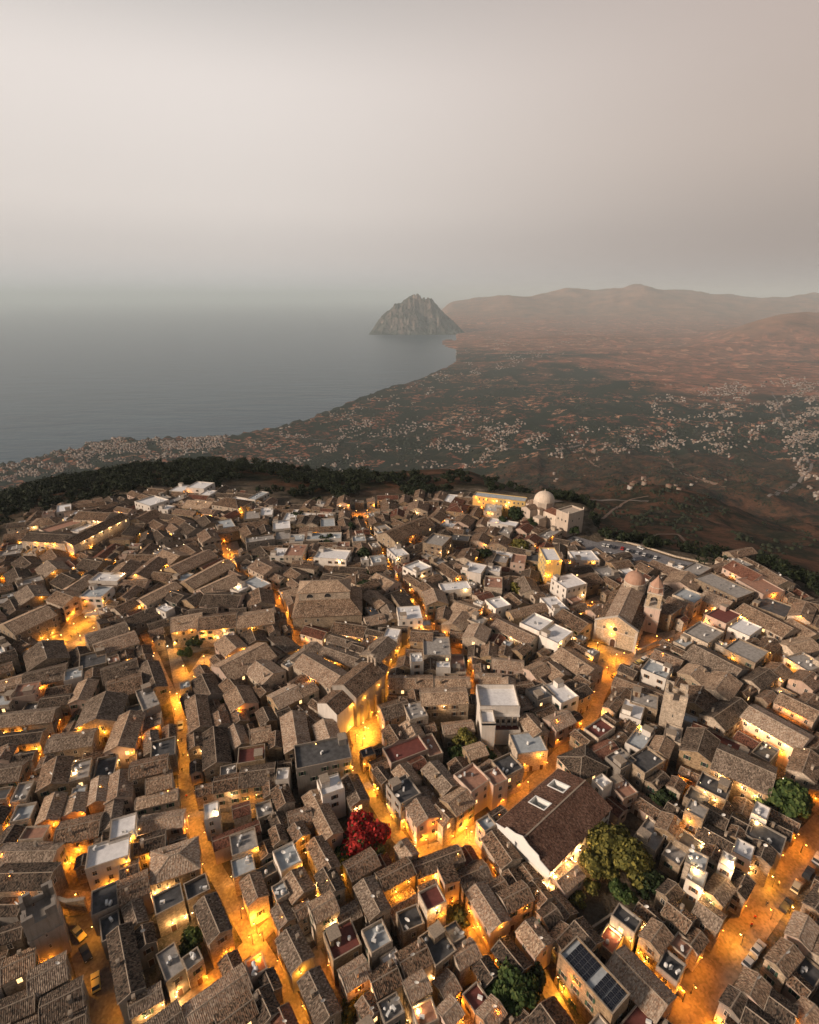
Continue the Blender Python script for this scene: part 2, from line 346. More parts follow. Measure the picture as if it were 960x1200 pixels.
# the limestone cape standing in the sea
def cape():
    c = at(484, 391, SEA); n = 260; R = 1150.0
    gx, gy = np.meshgrid(np.linspace(-1.25, 1.45, n), np.linspace(-1, 1.3, n)); X = gx * R; Y = gy * R * 1.1
    prof = np.interp(gx * R, np.array([-52,-46,-42,-35,-28,-22,-15,-9,-3,3,9,15,21,28,35,43,50,56,64]) * 22.2, np.array([0,.16,.29,.46,.60,.68,.77,.86,.95,.98,.98,.93,.86,.72,.56,.40,.27,.17,.0]))
    back = np.exp(-np.maximum(gy - .12, 0) ** 2 * 2.2); ridg = fbm(X / 310 + 2, Y / 520, 6, 31, True); rg2 = fbm(X / 120, Y / 420, 5, 37, True)
    front = sstep(-1.0 + .30 * np.abs(gx), .12, gy + (ridg - .6) * .55)
    h = 950 * prof * front ** .85 * back * (.86 + .22 * ridg) + 120 * (rg2 - .55) * front * prof
    rim = sstep(1.30, 1.0, np.abs(gx) + .15) * sstep(-1.0, -.82, gy) * sstep(1.3, 1.1, gy)
    h = np.where(prof > .005, h, 0) * 1.0 + 14 * rim - 8 + 26 * (ridg - .5) * rim
    V = np.stack([X + c.x, Y + c.y + 700, h + SEA - 6 * (1 - rim)], -1).reshape(-1, 3)
    ii, jj = np.meshgrid(np.arange(n - 1), np.arange(n - 1), indexing='ij'); a = (ii * n + jj).ravel()
    t = NT('limestone_cliffs', 1.0, .05); p = t.geo(); nm = t.n('ShaderNodeNewGeometry').outputs['Normal']; sp = t.n('ShaderNodeSeparateXYZ'); t.l(nm, sp.inputs[0])
    rockc = t.ramp(t.noise(t.vmul(p, (1, 1, .35)), .009, 8, .75), [(.34, (.035,.032,.03)), (.5, (.12,.095,.085)), (.68, (.36,.26,.215))])
    cc = t.mix(rockc, (.045,.05,.04), t.ramp(t.math('ADD', sp.outputs[2], t.math('MULTIPLY', t.noise(p, .006, 5, .7), .5)), [(.72, (0,0,0)), (.98, (1,1,1))])); t.color(cc)
    t.bump(t.noise(p, .012, 7, .75), 1.0, 40.0)
    struct(link('rocky_cape', np_mesh('rocky_cape', V, np.stack([a, a+1, a+n+1, a+n], -1), [t.mat])))
cape()
def march(px, py):
    """where the sight line through a picture point meets the terrain (arrays)"""
    px = np.asarray(px, float); py = np.asarray(py, float); xc = px - 480; yc = py - 600
    dx, dy, dz = xc, FL * CP - yc * SP, -(yc * CP + FL * SP); t = np.full(px.shape, .3); done = np.zeros(px.shape, bool); res = t.copy()
    for k in range(420):
        tn = t * 1.012 + .001
        z = CAMZ + dz * tn; h = hfun(dx * tn, dy * tn); hit = (~done) & (z <= h)
        res = np.where(hit, tn, res); done |= hit; t = tn
    lo, hi = res / 1.012 - .001, res.copy()
    for k in range(9):
        md = (lo + hi) / 2; below = CAMZ + dz * md <= hfun(dx * md, dy * md); hi = np.where(below, md, hi); lo = np.where(below, lo, md)
    res = hi; X, Y = dx * res, dy * res
    return X, Y, hfun(X, Y), done
# ------------------------------------------------------------------ valley settlements (uncountable, a pixel or two each)
def inpoly(x, y, P):
    r = np.zeros(x.shape, bool); j = len(P) - 1
    for i in range(len(P)):
        xi, yi = P[i]; xj, yj = P[j]
        r ^= ((yi > y) != (yj > y)) & (x < (xj - xi) * (y - yi) / (yj - yi + 1e-9) + xi); j = i
    return r
def clusters():
    out = []
    def add(P, n, clump):
        P = np.array(P, float); lo, hi = P.min(0), P.max(0); n = int(n * 1.05); k = int(n * 6)
        x = RS.uniform(lo[0], hi[0], k); y = RS.uniform(lo[1], hi[1], k)
        w = fbm(x / 14, y / 6, 3, 77); keep = inpoly(x, y, P) & (w > clump); x, y = x[keep][:n], y[keep][:n]; out.append(np.stack([x, y], 1))
    add([(0,548),(60,530),(115,516),(150,513),(200,512),(265,510),(250,530),(180,540),(110,548),(40,560),(0,566)], 900, .42)
    add([(90,514),(270,511),(262,524),(170,530),(110,524)], 700, .36)
    add([(300,508),(400,478),(470,455),(530,430),(545,440),(480,478),(420,500),(350,520),(290,545),(250,545),(262,525)], 800, .50)
    add([(400,500),(560,480),(640,500),(600,540),(480,560),(330,560),(300,545)], 620, .52)
    add([(530,430),(535,404),(560,392),(600,400),(700,395),(720,404),(640,420),(560,440)], 420, .52)
    add([(560,500),(800,500),(820,530),(700,540),(560,530)], 420, .50)
    add([(830,450),(960,440),(960,520),(925,520),(900,490),(860,490),(820,478)], 620, .47)
    add([(900,470),(960,455),(960,590),(940,560),(915,520)], 420, .40)
    add([(780,450),(860,460),(900,500),(870,540),(800,520),(760,480)], 420, .48)
    add([(650,380),(760,378),(740,392),(660,392)], 160, .45)
    add([(620,545),(760,560),(860,560),(820,575),(640,570)], 22, .5)
    return np.concatenate(out)
pc = clusters(); X, Y, Z, ok = march(pc[:, 0], pc[:, 1]); ok &= (Z > SEA + .5) & (Y > 900); X, Y, Z = X[ok], Y[ok], Z[ok]
def boxes(X, Y, Z, sx, sy, sz, ang, sink=6):
    n = len(X); c, s = np.cos(ang), np.sin(ang); V = np.zeros((n, 8, 3))
    for k in range(8):
        lx = sx * (.5 if k & 1 else -.5); ly = sy * (.5 if k & 2 else -.5)
        V[:, k, 0] = X + lx * c - ly * s; V[:, k, 1] = Y + lx * s + ly * c; V[:, k, 2] = Z + (sz if k & 4 else -sink)
    q = np.array([[4,5,7,6],[0,1,5,4],[1,3,7,5],[3,2,6,7],[2,0,4,6]])
    return V.reshape(-1, 3), (np.arange(n)[:, None, None] * 8 + q[None]).reshape(-1, 4)
n = len(X); sz = RS.uniform(3.5, 9, n); sc_ = 1 + np.clip(Y / 12000, 0, .9)
V_, F_ = boxes(X, Y, Z, RS.uniform(5, 11, n) * sc_, RS.uniform(4, 8, n) * sc_, sz, RS.uniform(0, 3.14, n))
mi = np.repeat(RS.choice(3, n, p=[.55, .25, .2]), 5); roofi = np.repeat(RS.choice([0, 2, 3, 3], n), 5).reshape(-1, 5); mi = mi.reshape(-1, 5); mi[:, 0] = roofi[:, 0]
vm = [plain('village_cream', (.25,.20,.165), .9, scale=.02), plain('village_stone', (.20,.145,.11), .9, scale=.02), plain('village_white', (.37,.34,.31), .9, scale=.02), plain('village_tile', (.20,.10,.066), .9, scale=.02)]
struct(link('valley_houses', np_mesh('valley_houses', V_, F_, vm, mi.ravel())), 'stuff', label='tiny pale houses of the far villages scattered over the coastal plain')
# trees and scrub dotted over the plain and slopes
def lumps(X, Y, Z, r, h, sides=6):
    n = len(X); V = np.zeros((n, sides * 2 + 1, 3))
    for k in range(sides):
        a_ = 2 * pi * k / sides; jr = RS.uniform(.7, 1.25, n)
        V[:, k, 0] = X + r * jr * cos(a_); V[:, k, 1] = Y + r * jr * sin(a_); V[:, k, 2] = Z - 1
        V[:, sides + k, 0] = X + r * .8 * jr * cos(a_ + .4); V[:, sides + k, 1] = Y + r * .8 * jr * sin(a_ + .4); V[:, sides + k, 2] = Z + h * RS.uniform(.5, .85, n)
    V[:, -1, 0] = X; V[:, -1, 1] = Y; V[:, -1, 2] = Z + h
    q = [];
    for k in range(sides):
        k2 = (k + 1) % sides; q += [[k, k2, sides + k2], [k, sides + k2, sides + k], [sides + k, sides + k2, 2 * sides]]
    q = np.array(q); return V.reshape(-1, 3), (np.arange(n)[:, None, None] * (2 * sides + 1) + q[None]).reshape(-1, 3)
k = 15000; px = RS.uniform(-20, 980, k); py = 500 + 160 * RS.uniform(0, 1, k) ** 1.1 - 85 * RS.uniform(0, 1, k) ** 2
w = fbm(px / 30, py / 12, 4, 91); kp = w > .47; px, py = px[kp], py[kp]
X, Y, Z, ok = march(px, py); ok &= (Z > SEA + 2) & (Y - np.interp(X / (Y + APEX), EU, EY) > 120); X, Y, Z = X[ok], Y[ok], Z[ok]
r_ = RS.uniform(2.2, 6.0, len(X)) * np.clip(Y / 2200, .6, 2.4); V_, F_ = lumps(X, Y, Z, r_, r_ * RS.uniform(.7, 1.3, len(X)))
M['scrub'] = leaf_mat('far_scrub', [(.008,.012,.006), (.018,.024,.012), (.034,.04,.02)])
struct(link('scrub', np_mesh('scrub', V_, F_, [M['scrub']], tri=True)), 'stuff', label='dark scrub and olive trees dotted over the hillsides and plain below')
# roads and paths laid on the slopes
def draped(name, pts, w, mat, sub=14, lift=1.2):
    P = []
    for i in range(len(pts) - 1):
        for k in range(sub):
            f = k / sub; P.append((pts[i][0] * (1 - f) + pts[i+1][0] * f, pts[i][1] * (1 - f) + pts[i+1][1] * f))
    P.append(pts[-1]); P = np.array(P); X, Y, Z, ok = march(P[:, 0], P[:, 1])
    for _ in range(3): X[1:-1] = (X[:-2] + X[1:-1] + X[2:]) / 3; Y[1:-1] = (Y[:-2] + Y[1:-1] + Y[2:]) / 3
    dx, dy = np.gradient(X), np.gradient(Y); L = np.hypot(dx, dy) + 1e-6; nx, ny = -dy / L * w / 2, dx / L * w / 2
    A = np.stack([X + nx, Y + ny, hfun(X + nx, Y + ny) + lift], -1); B = np.stack([X - nx, Y - ny, hfun(X - nx, Y - ny) + lift], -1)
    Vv = np.concatenate([A, B]); n = len(X); i = np.arange(n - 1); struct(link(name, np_mesh(name, Vv, np.stack([i, i + 1, i + 1 + n, i + n], -1), [mat])))
M['dirt'] = plain('dirt_track', (.17,.115,.085), .95, var=.3, scale=.05); M['froad'] = plain('country_road', (.15,.13,.12), .9, scale=.02)
draped('path', [(767,520),(780,537),(800,555),(830,565),(850,571)], 9, M['dirt'])
draped('path', [(753,642),(768,627),(795,627),(808,641)], 3.2, M['dirt'])
draped('path', [(706,609),(720,597),(738,586),(760,582)], 4, M['dirt'])
draped('path', [(670,522),(690,540),(702,548)], 8, M['dirt'])
draped('road', [(905,460),(925,500),(942,530),(952,548),(928,572),(900,582)], 13, M['froad'])
draped('road', [(640,590),(700,586),(760,588)], 4, M['froad'])
draped('road', [(540,520),(620,528),(700,520),(790,522)], 8, M['froad'])
draped('road', [(280,500),(340,512),(420,520),(480,506)], 8, M['froad'])
# ------------------------------------------------------------------ sky, sun, haze, camera
w = bpy.data.worlds.new('World'); sc.world = w; w.use_nodes = True; t = w.node_tree; bg = t.nodes['Background']
def N(ty, **k):
    nd = t.nodes.new(ty)
    for a_, b_ in k.items(): setattr(nd, a_, b_)
    return nd
tc = N('ShaderNodeTexCoord'); sp = N('ShaderNodeSeparateXYZ'); t.links.new(tc.outputs['Generated'], sp.inputs[0])
def wramp(stops):
    r = N('ShaderNodeValToRGB'); e = r.color_ramp.elements; e[0].position = stops[0][0]; e[0].color = (*stops[0][1], 1); e[1].position = stops[-1][0]; e[1].color = (*stops[-1][1], 1)
    for p_, c_ in stops[1:-1]: x = e.new(p_); x.color = (*c_, 1)
    r.color_ramp.interpolation = 'EASE'; return r
mz = N('ShaderNodeMath', operation='MULTIPLY_ADD'); t.links.new(sp.outputs[2], mz.inputs[0]); mz.inputs[1].default_value = 1; mz.inputs[2].default_value = 0.0
S = lambda r, g, b: tuple((x / 255 / 12.92) if x < 11 else (((x / 255) + .055) / 1.055) ** 2.4 for x in (r, g, b))
rl = wramp([(0, S(204,200,199)), (.07, S(214,205,200)), (.14, S(226,216,210)), (.27, S(232,222,216)), (.42, S(188,182,178)), (.58, S(116,115,120)), (1, S(60,66,80))])
rr = wramp([(0, S(160,152,150)), (.07, S(158,144,139)), (.22, S(184,166,156)), (.42, S(190,171,162)), (.58, S(108,104,105)), (1, S(60,66,80))])
t.links.new(mz.outputs[0], rl.inputs[0]); t.links.new(mz.outputs[0], rr.inputs[0])
mxx = N('ShaderNodeMapRange', interpolation_type='SMOOTHSTEP'); t.links.new(sp.outputs[0], mxx.inputs[0]); mxx.inputs[1].default_value = -.35; mxx.inputs[2].default_value = .72
mm = N('ShaderNodeMix', data_type='RGBA'); t.links.new(mxx.outputs[0], mm.inputs[0]); t.links.new(rl.outputs[0], mm.inputs[6]); t.links.new(rr.outputs[0], mm.inputs[7])
sky = N('ShaderNodeTexSky', sky_type='NISHITA', sun_disc=False, sun_elevation=radians(14), sun_rotation=radians(-112), dust_density=6.0, air_density=1.5)
sk = N('ShaderNodeMix', data_type='RGBA', blend_type='ADD'); sk.inputs[0].default_value = .012
t.links.new(mm.outputs[2], sk.inputs[6]); t.links.new(sky.outputs[0], sk.inputs[7]); 
mb = N('ShaderNodeMapRange', interpolation_type='SMOOTHSTEP'); t.links.new(sp.outputs[1], mb.inputs[0]); mb.inputs[1].default_value = -.75; mb.inputs[2].default_value = .15; mb.inputs[3].default_value = .55; mb.inputs[4].default_value = 1.0
vb = N('ShaderNodeVectorMath', operation='SCALE'); t.links.new(sk.outputs[2], vb.inputs[0]); t.links.new(mb.outputs[0], vb.inputs['Scale']); t.links.new(vb.outputs[0], bg.inputs[0]); bg.inputs[1].default_value = SKY_K
sl = bpy.data.lights.new('sun', 'SUN'); sl.energy = SUN_E; sl.angle = radians(9); sl.color = (1.0, .79, .61)
so = bpy.data.objects.new('sun', sl); COL.objects.link(so); so.rotation_euler = Vector((0.93, 0.37, -tan_el)).to_track_quat('-Z', 'Y').to_euler()
m = MB(); m.box(-155000, -2950, SEA - 22, 155000, 175000, 860, 0, bottom=True)
hz = m.obj('haze', []); hm = bpy.data.materials.new('haze_air'); hm.use_nodes = True; ht = hm.node_tree; ht.nodes.remove(ht.nodes['Principled BSDF'])
pv = ht.nodes.new('ShaderNodeVolumePrincipled'); pv.inputs['Color'].default_value = (.80, .935, 1.0, 1); pv.inputs['Density'].default_value = HAZE; pv.inputs['Anisotropy'].default_value = .0
ht.links.new(pv.outputs[0], ht.nodes['Material Output'].inputs['Volume']); hz.data.materials.append(hm); struct(hz, 'stuff', label='pale evening haze hanging over the town, plain and sea')
cam = bpy.data.cameras.new('camera'); co = bpy.data.objects.new('camera', cam); COL.objects.link(co); co.location = (0, 0, CAMZ)
co.rotation_euler = (pi / 2 - PT, 0, 0); cam.sensor_fit = 'HORIZONTAL'; cam.sensor_width = 36; cam.lens = 36 * FL / 960; cam.clip_start = 1; cam.clip_end = 500000; sc.camera = co
sc.view_settings.view_transform = 'Standard'; sc.view_settings.look = 'None'; sc.view_settings.exposure = EXPO; sc.view_settings.gamma = 1
cy = sc.cycles; cy.use_denoising = True; cy.max_bounces = 5; cy.diffuse_bounces = 3; cy.glossy_bounces = 2; cy.volume_bounces = 3; cy.transparent_max_bounces = 4; cy.use_light_tree = True
cy.sample_clamp_indirect = 3.0; cy.caustics_reflective = False; cy.caustics_refractive = False
# ------------------------------------------------------------------ surveyed streets and squares
STREETS = [ # width m, lamp spacing m, lamp watts, points
 ('main',2.9,7.54,450,[(209,828),(212,845),(215,880),(217,915),(224,955),(236,990),(253,1022),(270,1050),(284,1080),(297,1102),(316,1133),(336,1165),(352,1196),(362,1225)]),
 ('lane',2.0,8.7,210,[(168,742),(180,765),(190,790),(200,810),(209,828)]),
 ('lane',2.2,7.54,250,[(82,842),(72,857),(57,885),(44,912),(32,935),(10,962),(-15,985)]),
 ('main',5.8,9.28,310,[(84,1045),(97,1085),(108,1125),(119,1160),(130,1196),(140,1235)]),
 ('lane',2.3,9.28,210,[(297,1104),(270,1130),(238,1158),(208,1186),(185,1212)]),
 ('lane',2.2,8.12,210,[(297,1104),(312,1090),(322,1080)]),
 ('main',2.7,6.5,400,[(428,858),(420,875),(415,893),(424,915),(440,940),(457,965),(468,985),(484,1000),(507,998),(530,990),(549,979)]),
 ('lane',2.2,6.96,350,[(549,979),(556,1000),(570,1022),(584,1045)]),
 ('main',3.9,7.54,310,[(549,979),(578,962),(602,943),(632,912),(655,888),(678,864),(694,836),(702,812),(714,792),(728,778),(760,762),(788,752),(812,738),(822,722)]),
 ('lane',2.3,6.96,400,[(428,858),(436,838),(446,822),(455,800),(462,782),(470,765),(486,752),(505,745)]),
 ('lane',2.3,8.12,350,[(448,648),(458,672),(470,692),(484,706),(497,722),(510,742),(526,756),(538,772),(548,790),(556,808),(560,835)]),
 ('main',2.9,7.54,350,[(262,640),(270,665),(286,681),(308,690),(322,700),(333,722),(344,745),(355,760),(380,764),(405,775)]),
 ('lane',2.1,9.28,260,[(178,620),(164,640),(150,652),(128,673),(104,698)]),
 ('main',3.6,8.12,210,[(-30,700),(-5,670),(4,640),(20,628)]),
 ('main',6.2,9.28,500,[(800,1225),(808,1195),(826,1150),(852,1120),(878,1087),(901,1055),(925,1022),(946,993),(975,962),(1010,930)]),
 ('lane',2.2,8.12,350,[(632,1140),(650,1172),(668,1205),(680,1230)]),
 ('lane',2.0,9.28,210,[(366,1112),(378,1138),(392,1162),(405,1185)]),
 ('lane',2.0,8.12,210,[(548,1085),(560,1104),(572,1128)]),
 ('lane',2.1,8.12,190,[(425,608),(432,625),(440,638),(448,648)]),
 ('lane',2.2,9.28,165,[(560,835),(566,850),(575,880),(600,900)]),
 ('lane',2.0,9.28,180,[(812,738),(835,750),(870,770),(910,790),(960,815)]),
 ('lane',2.2,11.6,150,[(224,955),(250,960),(285,958),(310,950)]),
 ('lane',2.2,11.6,150,[(640,700),(655,715),(672,730),(690,742)]),
]
SQUARES = [ # pixel polygon, z
 ([(80,727),(100,720),(119,722),(120,742),(100,758),(82,772),(60,764),(40,760),(55,748),(72,738)], 'M'),
 ([(683,757),(694,751),(742,769),(754,761),(750,772),(724,796),(706,800),(698,780)], 'M'),
 ([(745,768),(752,746),(792,738),(789,752),(760,765)], 'M'),
 ([(193,744),(203,752),(222,790),(238,766),(257,770),(250,785),(226,800),(210,822),(203,800)], 'M'),
 ([(410,598),(445,596),(447,606),(415,612)], 'M'),
 ([(408,850),(425,838),(442,842),(450,868),(430,880),(412,872)], 'M'),
 ([(258,640),(278,634),(284,652),(272,668),(262,660)], 'M'),
 ([(70,1042),(110,1046),(108,1070),(78,1068)], 'M'),
 ([(680,706),(702,698),(704,716),(688,724)], 'M'),
]
CARPARK = [(655,638),(672,628),(700,636),(708,634),(726,636),(752,642),(790,655),(832,664),(824,674),(790,672),(770,668),(745,662),(722,655),(700,652),(690,648)]
# gardens: pixel polygons of planted ground, not built on
GARDENS = [[(405,965),(425,945),(448,965),(462,990),(440,1012),(405,1015),(392,995)],[(515,862),(540,852),(560,868),(590,905),(565,915),(530,900)],
 [(665,1065),(690,1030),(705,985),(745,960),(785,1010),(765,1040),(735,1062),(700,1085),(680,1090)],[(760,935),(790,915),(810,925),(800,950),(770,955)],
 [(903,905),(930,885),(955,915),(948,975),(915,970)],[(205,1090),(228,1075),(250,1105),(228,1128)],[(575,1135),(615,1125),(640,1160),(625,1200),(585,1190)],
 [(205,750),(238,745),(245,762),(215,780)],[(590,590),(640,592),(640,612),(605,620),(580,605)],[(527,1055),(548,1060),(545,1095),(530,1090)],[(400,1165),(440,1165),(440,1200),(400,1200)],
 [(548,735),(575,735),(560,750)]]
# ------------------------------------------------------------------ occupancy raster
GX0, GY0, GD = -330.0, 50.0, 0.6; GW, GH = 1110, 620
OCC = np.zeros((GH, GW), np.int16); HR = np.zeros((GH, GW), np.float32)
def gi(x, y): return (np.clip(((np.asarray(y) - GY0) / GD).astype(int), 0, GH - 1), np.clip(((np.asarray(x) - GX0) / GD).astype(int), 0, GW - 1))
def raster_poly(P, val, h=None, only0=False):
    P = [(p[0], p[1]) for p in P]; xs = [p[0] for p in P]; ys = [p[1] for p in P]
    i0 = max(0, int((min(ys) - GY0) / GD)); i1 = min(GH - 1, int((max(ys) - GY0) / GD) + 1); j0 = max(0, int((min(xs) - GX0) / GD)); j1 = min(GW - 1, int((max(xs) - GX0) / GD) + 1)
    if i1 <= i0 or j1 <= j0: return
    yy, xx = np.meshgrid(GY0 + (np.arange(i0, i1) + .5) * GD, GX0 + (np.arange(j0, j1) + .5) * GD, indexing='ij')
    msk = inpoly(xx, yy, P); sub = OCC[i0:i1, j0:j1]
    if only0: msk = msk & (sub == 0)
    sub[msk] = val
    if h is not None: HR[i0:i1, j0:j1][msk] = np.maximum(HR[i0:i1, j0:j1][msk], h)
def rectpts(x, y, L, W, a, step=.7, shrink=.0):
    n1 = max(3, int(L / step)); n2 = max(3, int(W / step)); u, v = np.meshgrid(np.linspace(-.5, .5, n1) * (L - shrink), np.linspace(-.5, .5, n2) * (W - shrink))
    return x + u * cos(a) - v * sin(a), y + u * sin(a) + v * cos(a)
def rectpoly(x, y, L, W, a): return [(x + u * L * cos(a) - v * W * sin(a), y + u * L * sin(a) + v * W * cos(a)) for u, v in ((-.5,-.5),(.5,-.5),(.5,.5),(-.5,.5))]
STR_PTS = []
for kind, wd, sp_, pw, pts in STREETS:
    P = [at(*p) for p in pts]; Q = []
    for i in range(len(P) - 1):
        k = max(1, int((P[i+1] - P[i]).length / 1.5)); Q += [P[i].lerp(P[i+1], j / k) for j in range(k)]
    Q.append(P[-1])
    for _ in range(4): Q = [Q[0]] + [(Q[i-1] + Q[i] + Q[i+1]) / 3 for i in range(1, len(Q) - 1)] + [Q[-1]]
    STR_PTS.append((kind, wd, sp_, pw, Q))
    for i in range(len(Q) - 1):
        d = (Q[i+1] - Q[i]).normalized(); nrm = Vector((-d.y, d.x, 0)) * (wd / 2 * .80)
        raster_poly([Q[i] + nrm - d * .4, Q[i] - nrm - d * .4, Q[i+1] - nrm + d * .4, Q[i+1] + nrm + d * .4], -1)
    m = MB(); V1 = []
    for i, q in enumerate(Q):
        d = (Q[min(i+1, len(Q)-1)] - Q[max(i-1, 0)]).normalized(); nr = Vector((-d.y, d.x, 0)) * (wd / 2 + .6); V1.append((q + nr, q - nr))
    zz = .03 + .004 * len(STR_PTS)
    for i in range(len(Q) - 1): m.face([(*V1[i][1].xy, zz), (*V1[i+1][1].xy, zz), (*V1[i+1][0].xy, zz), (*V1[i][0].xy, zz)])
    struct(m.obj('street', M['asphalt'] if wd >= 5.5 else M['street']))
for k, (P, _m) in enumerate(SQUARES):
    W_ = [at(*p) for p in P]; raster_poly(W_, -2); m = MB(); a_ = sum((W_[i].x * W_[(i+1) % len(W_)].y - W_[(i+1) % len(W_)].x * W_[i].y) for i in range(len(W_)))
    pts = [(p.x, p.y, .15 + .004 * k) for p in W_]; m.face(pts if a_ > 0 else pts[::-1]); struct(m.obj('square', M['street']))
W_ = [at(*p) for p in CARPARK]; raster_poly(W_, -3); m = MB(); pts = [(p.x, p.y, .20) for p in W_]; m.face(pts[::-1]); struct(m.obj('car_park', M['carpark']))
for px_, py_ in [(93,1096),(101,1119),(113,1153),(212,852),(933,1041),(947,1025),(921,1063),(958,1008),(888,1113),(878,1128),(721,793),(730,788),(739,784),(749,777),(755,773),(687,716)]:
    p = at(px_, py_); raster_poly([(p.x + 2.9*cos(k), p.y + 2.9*sin(k)) for k in range(6)], -1)
for P in GARDENS: raster_poly([at(*p) for p in P], -4)
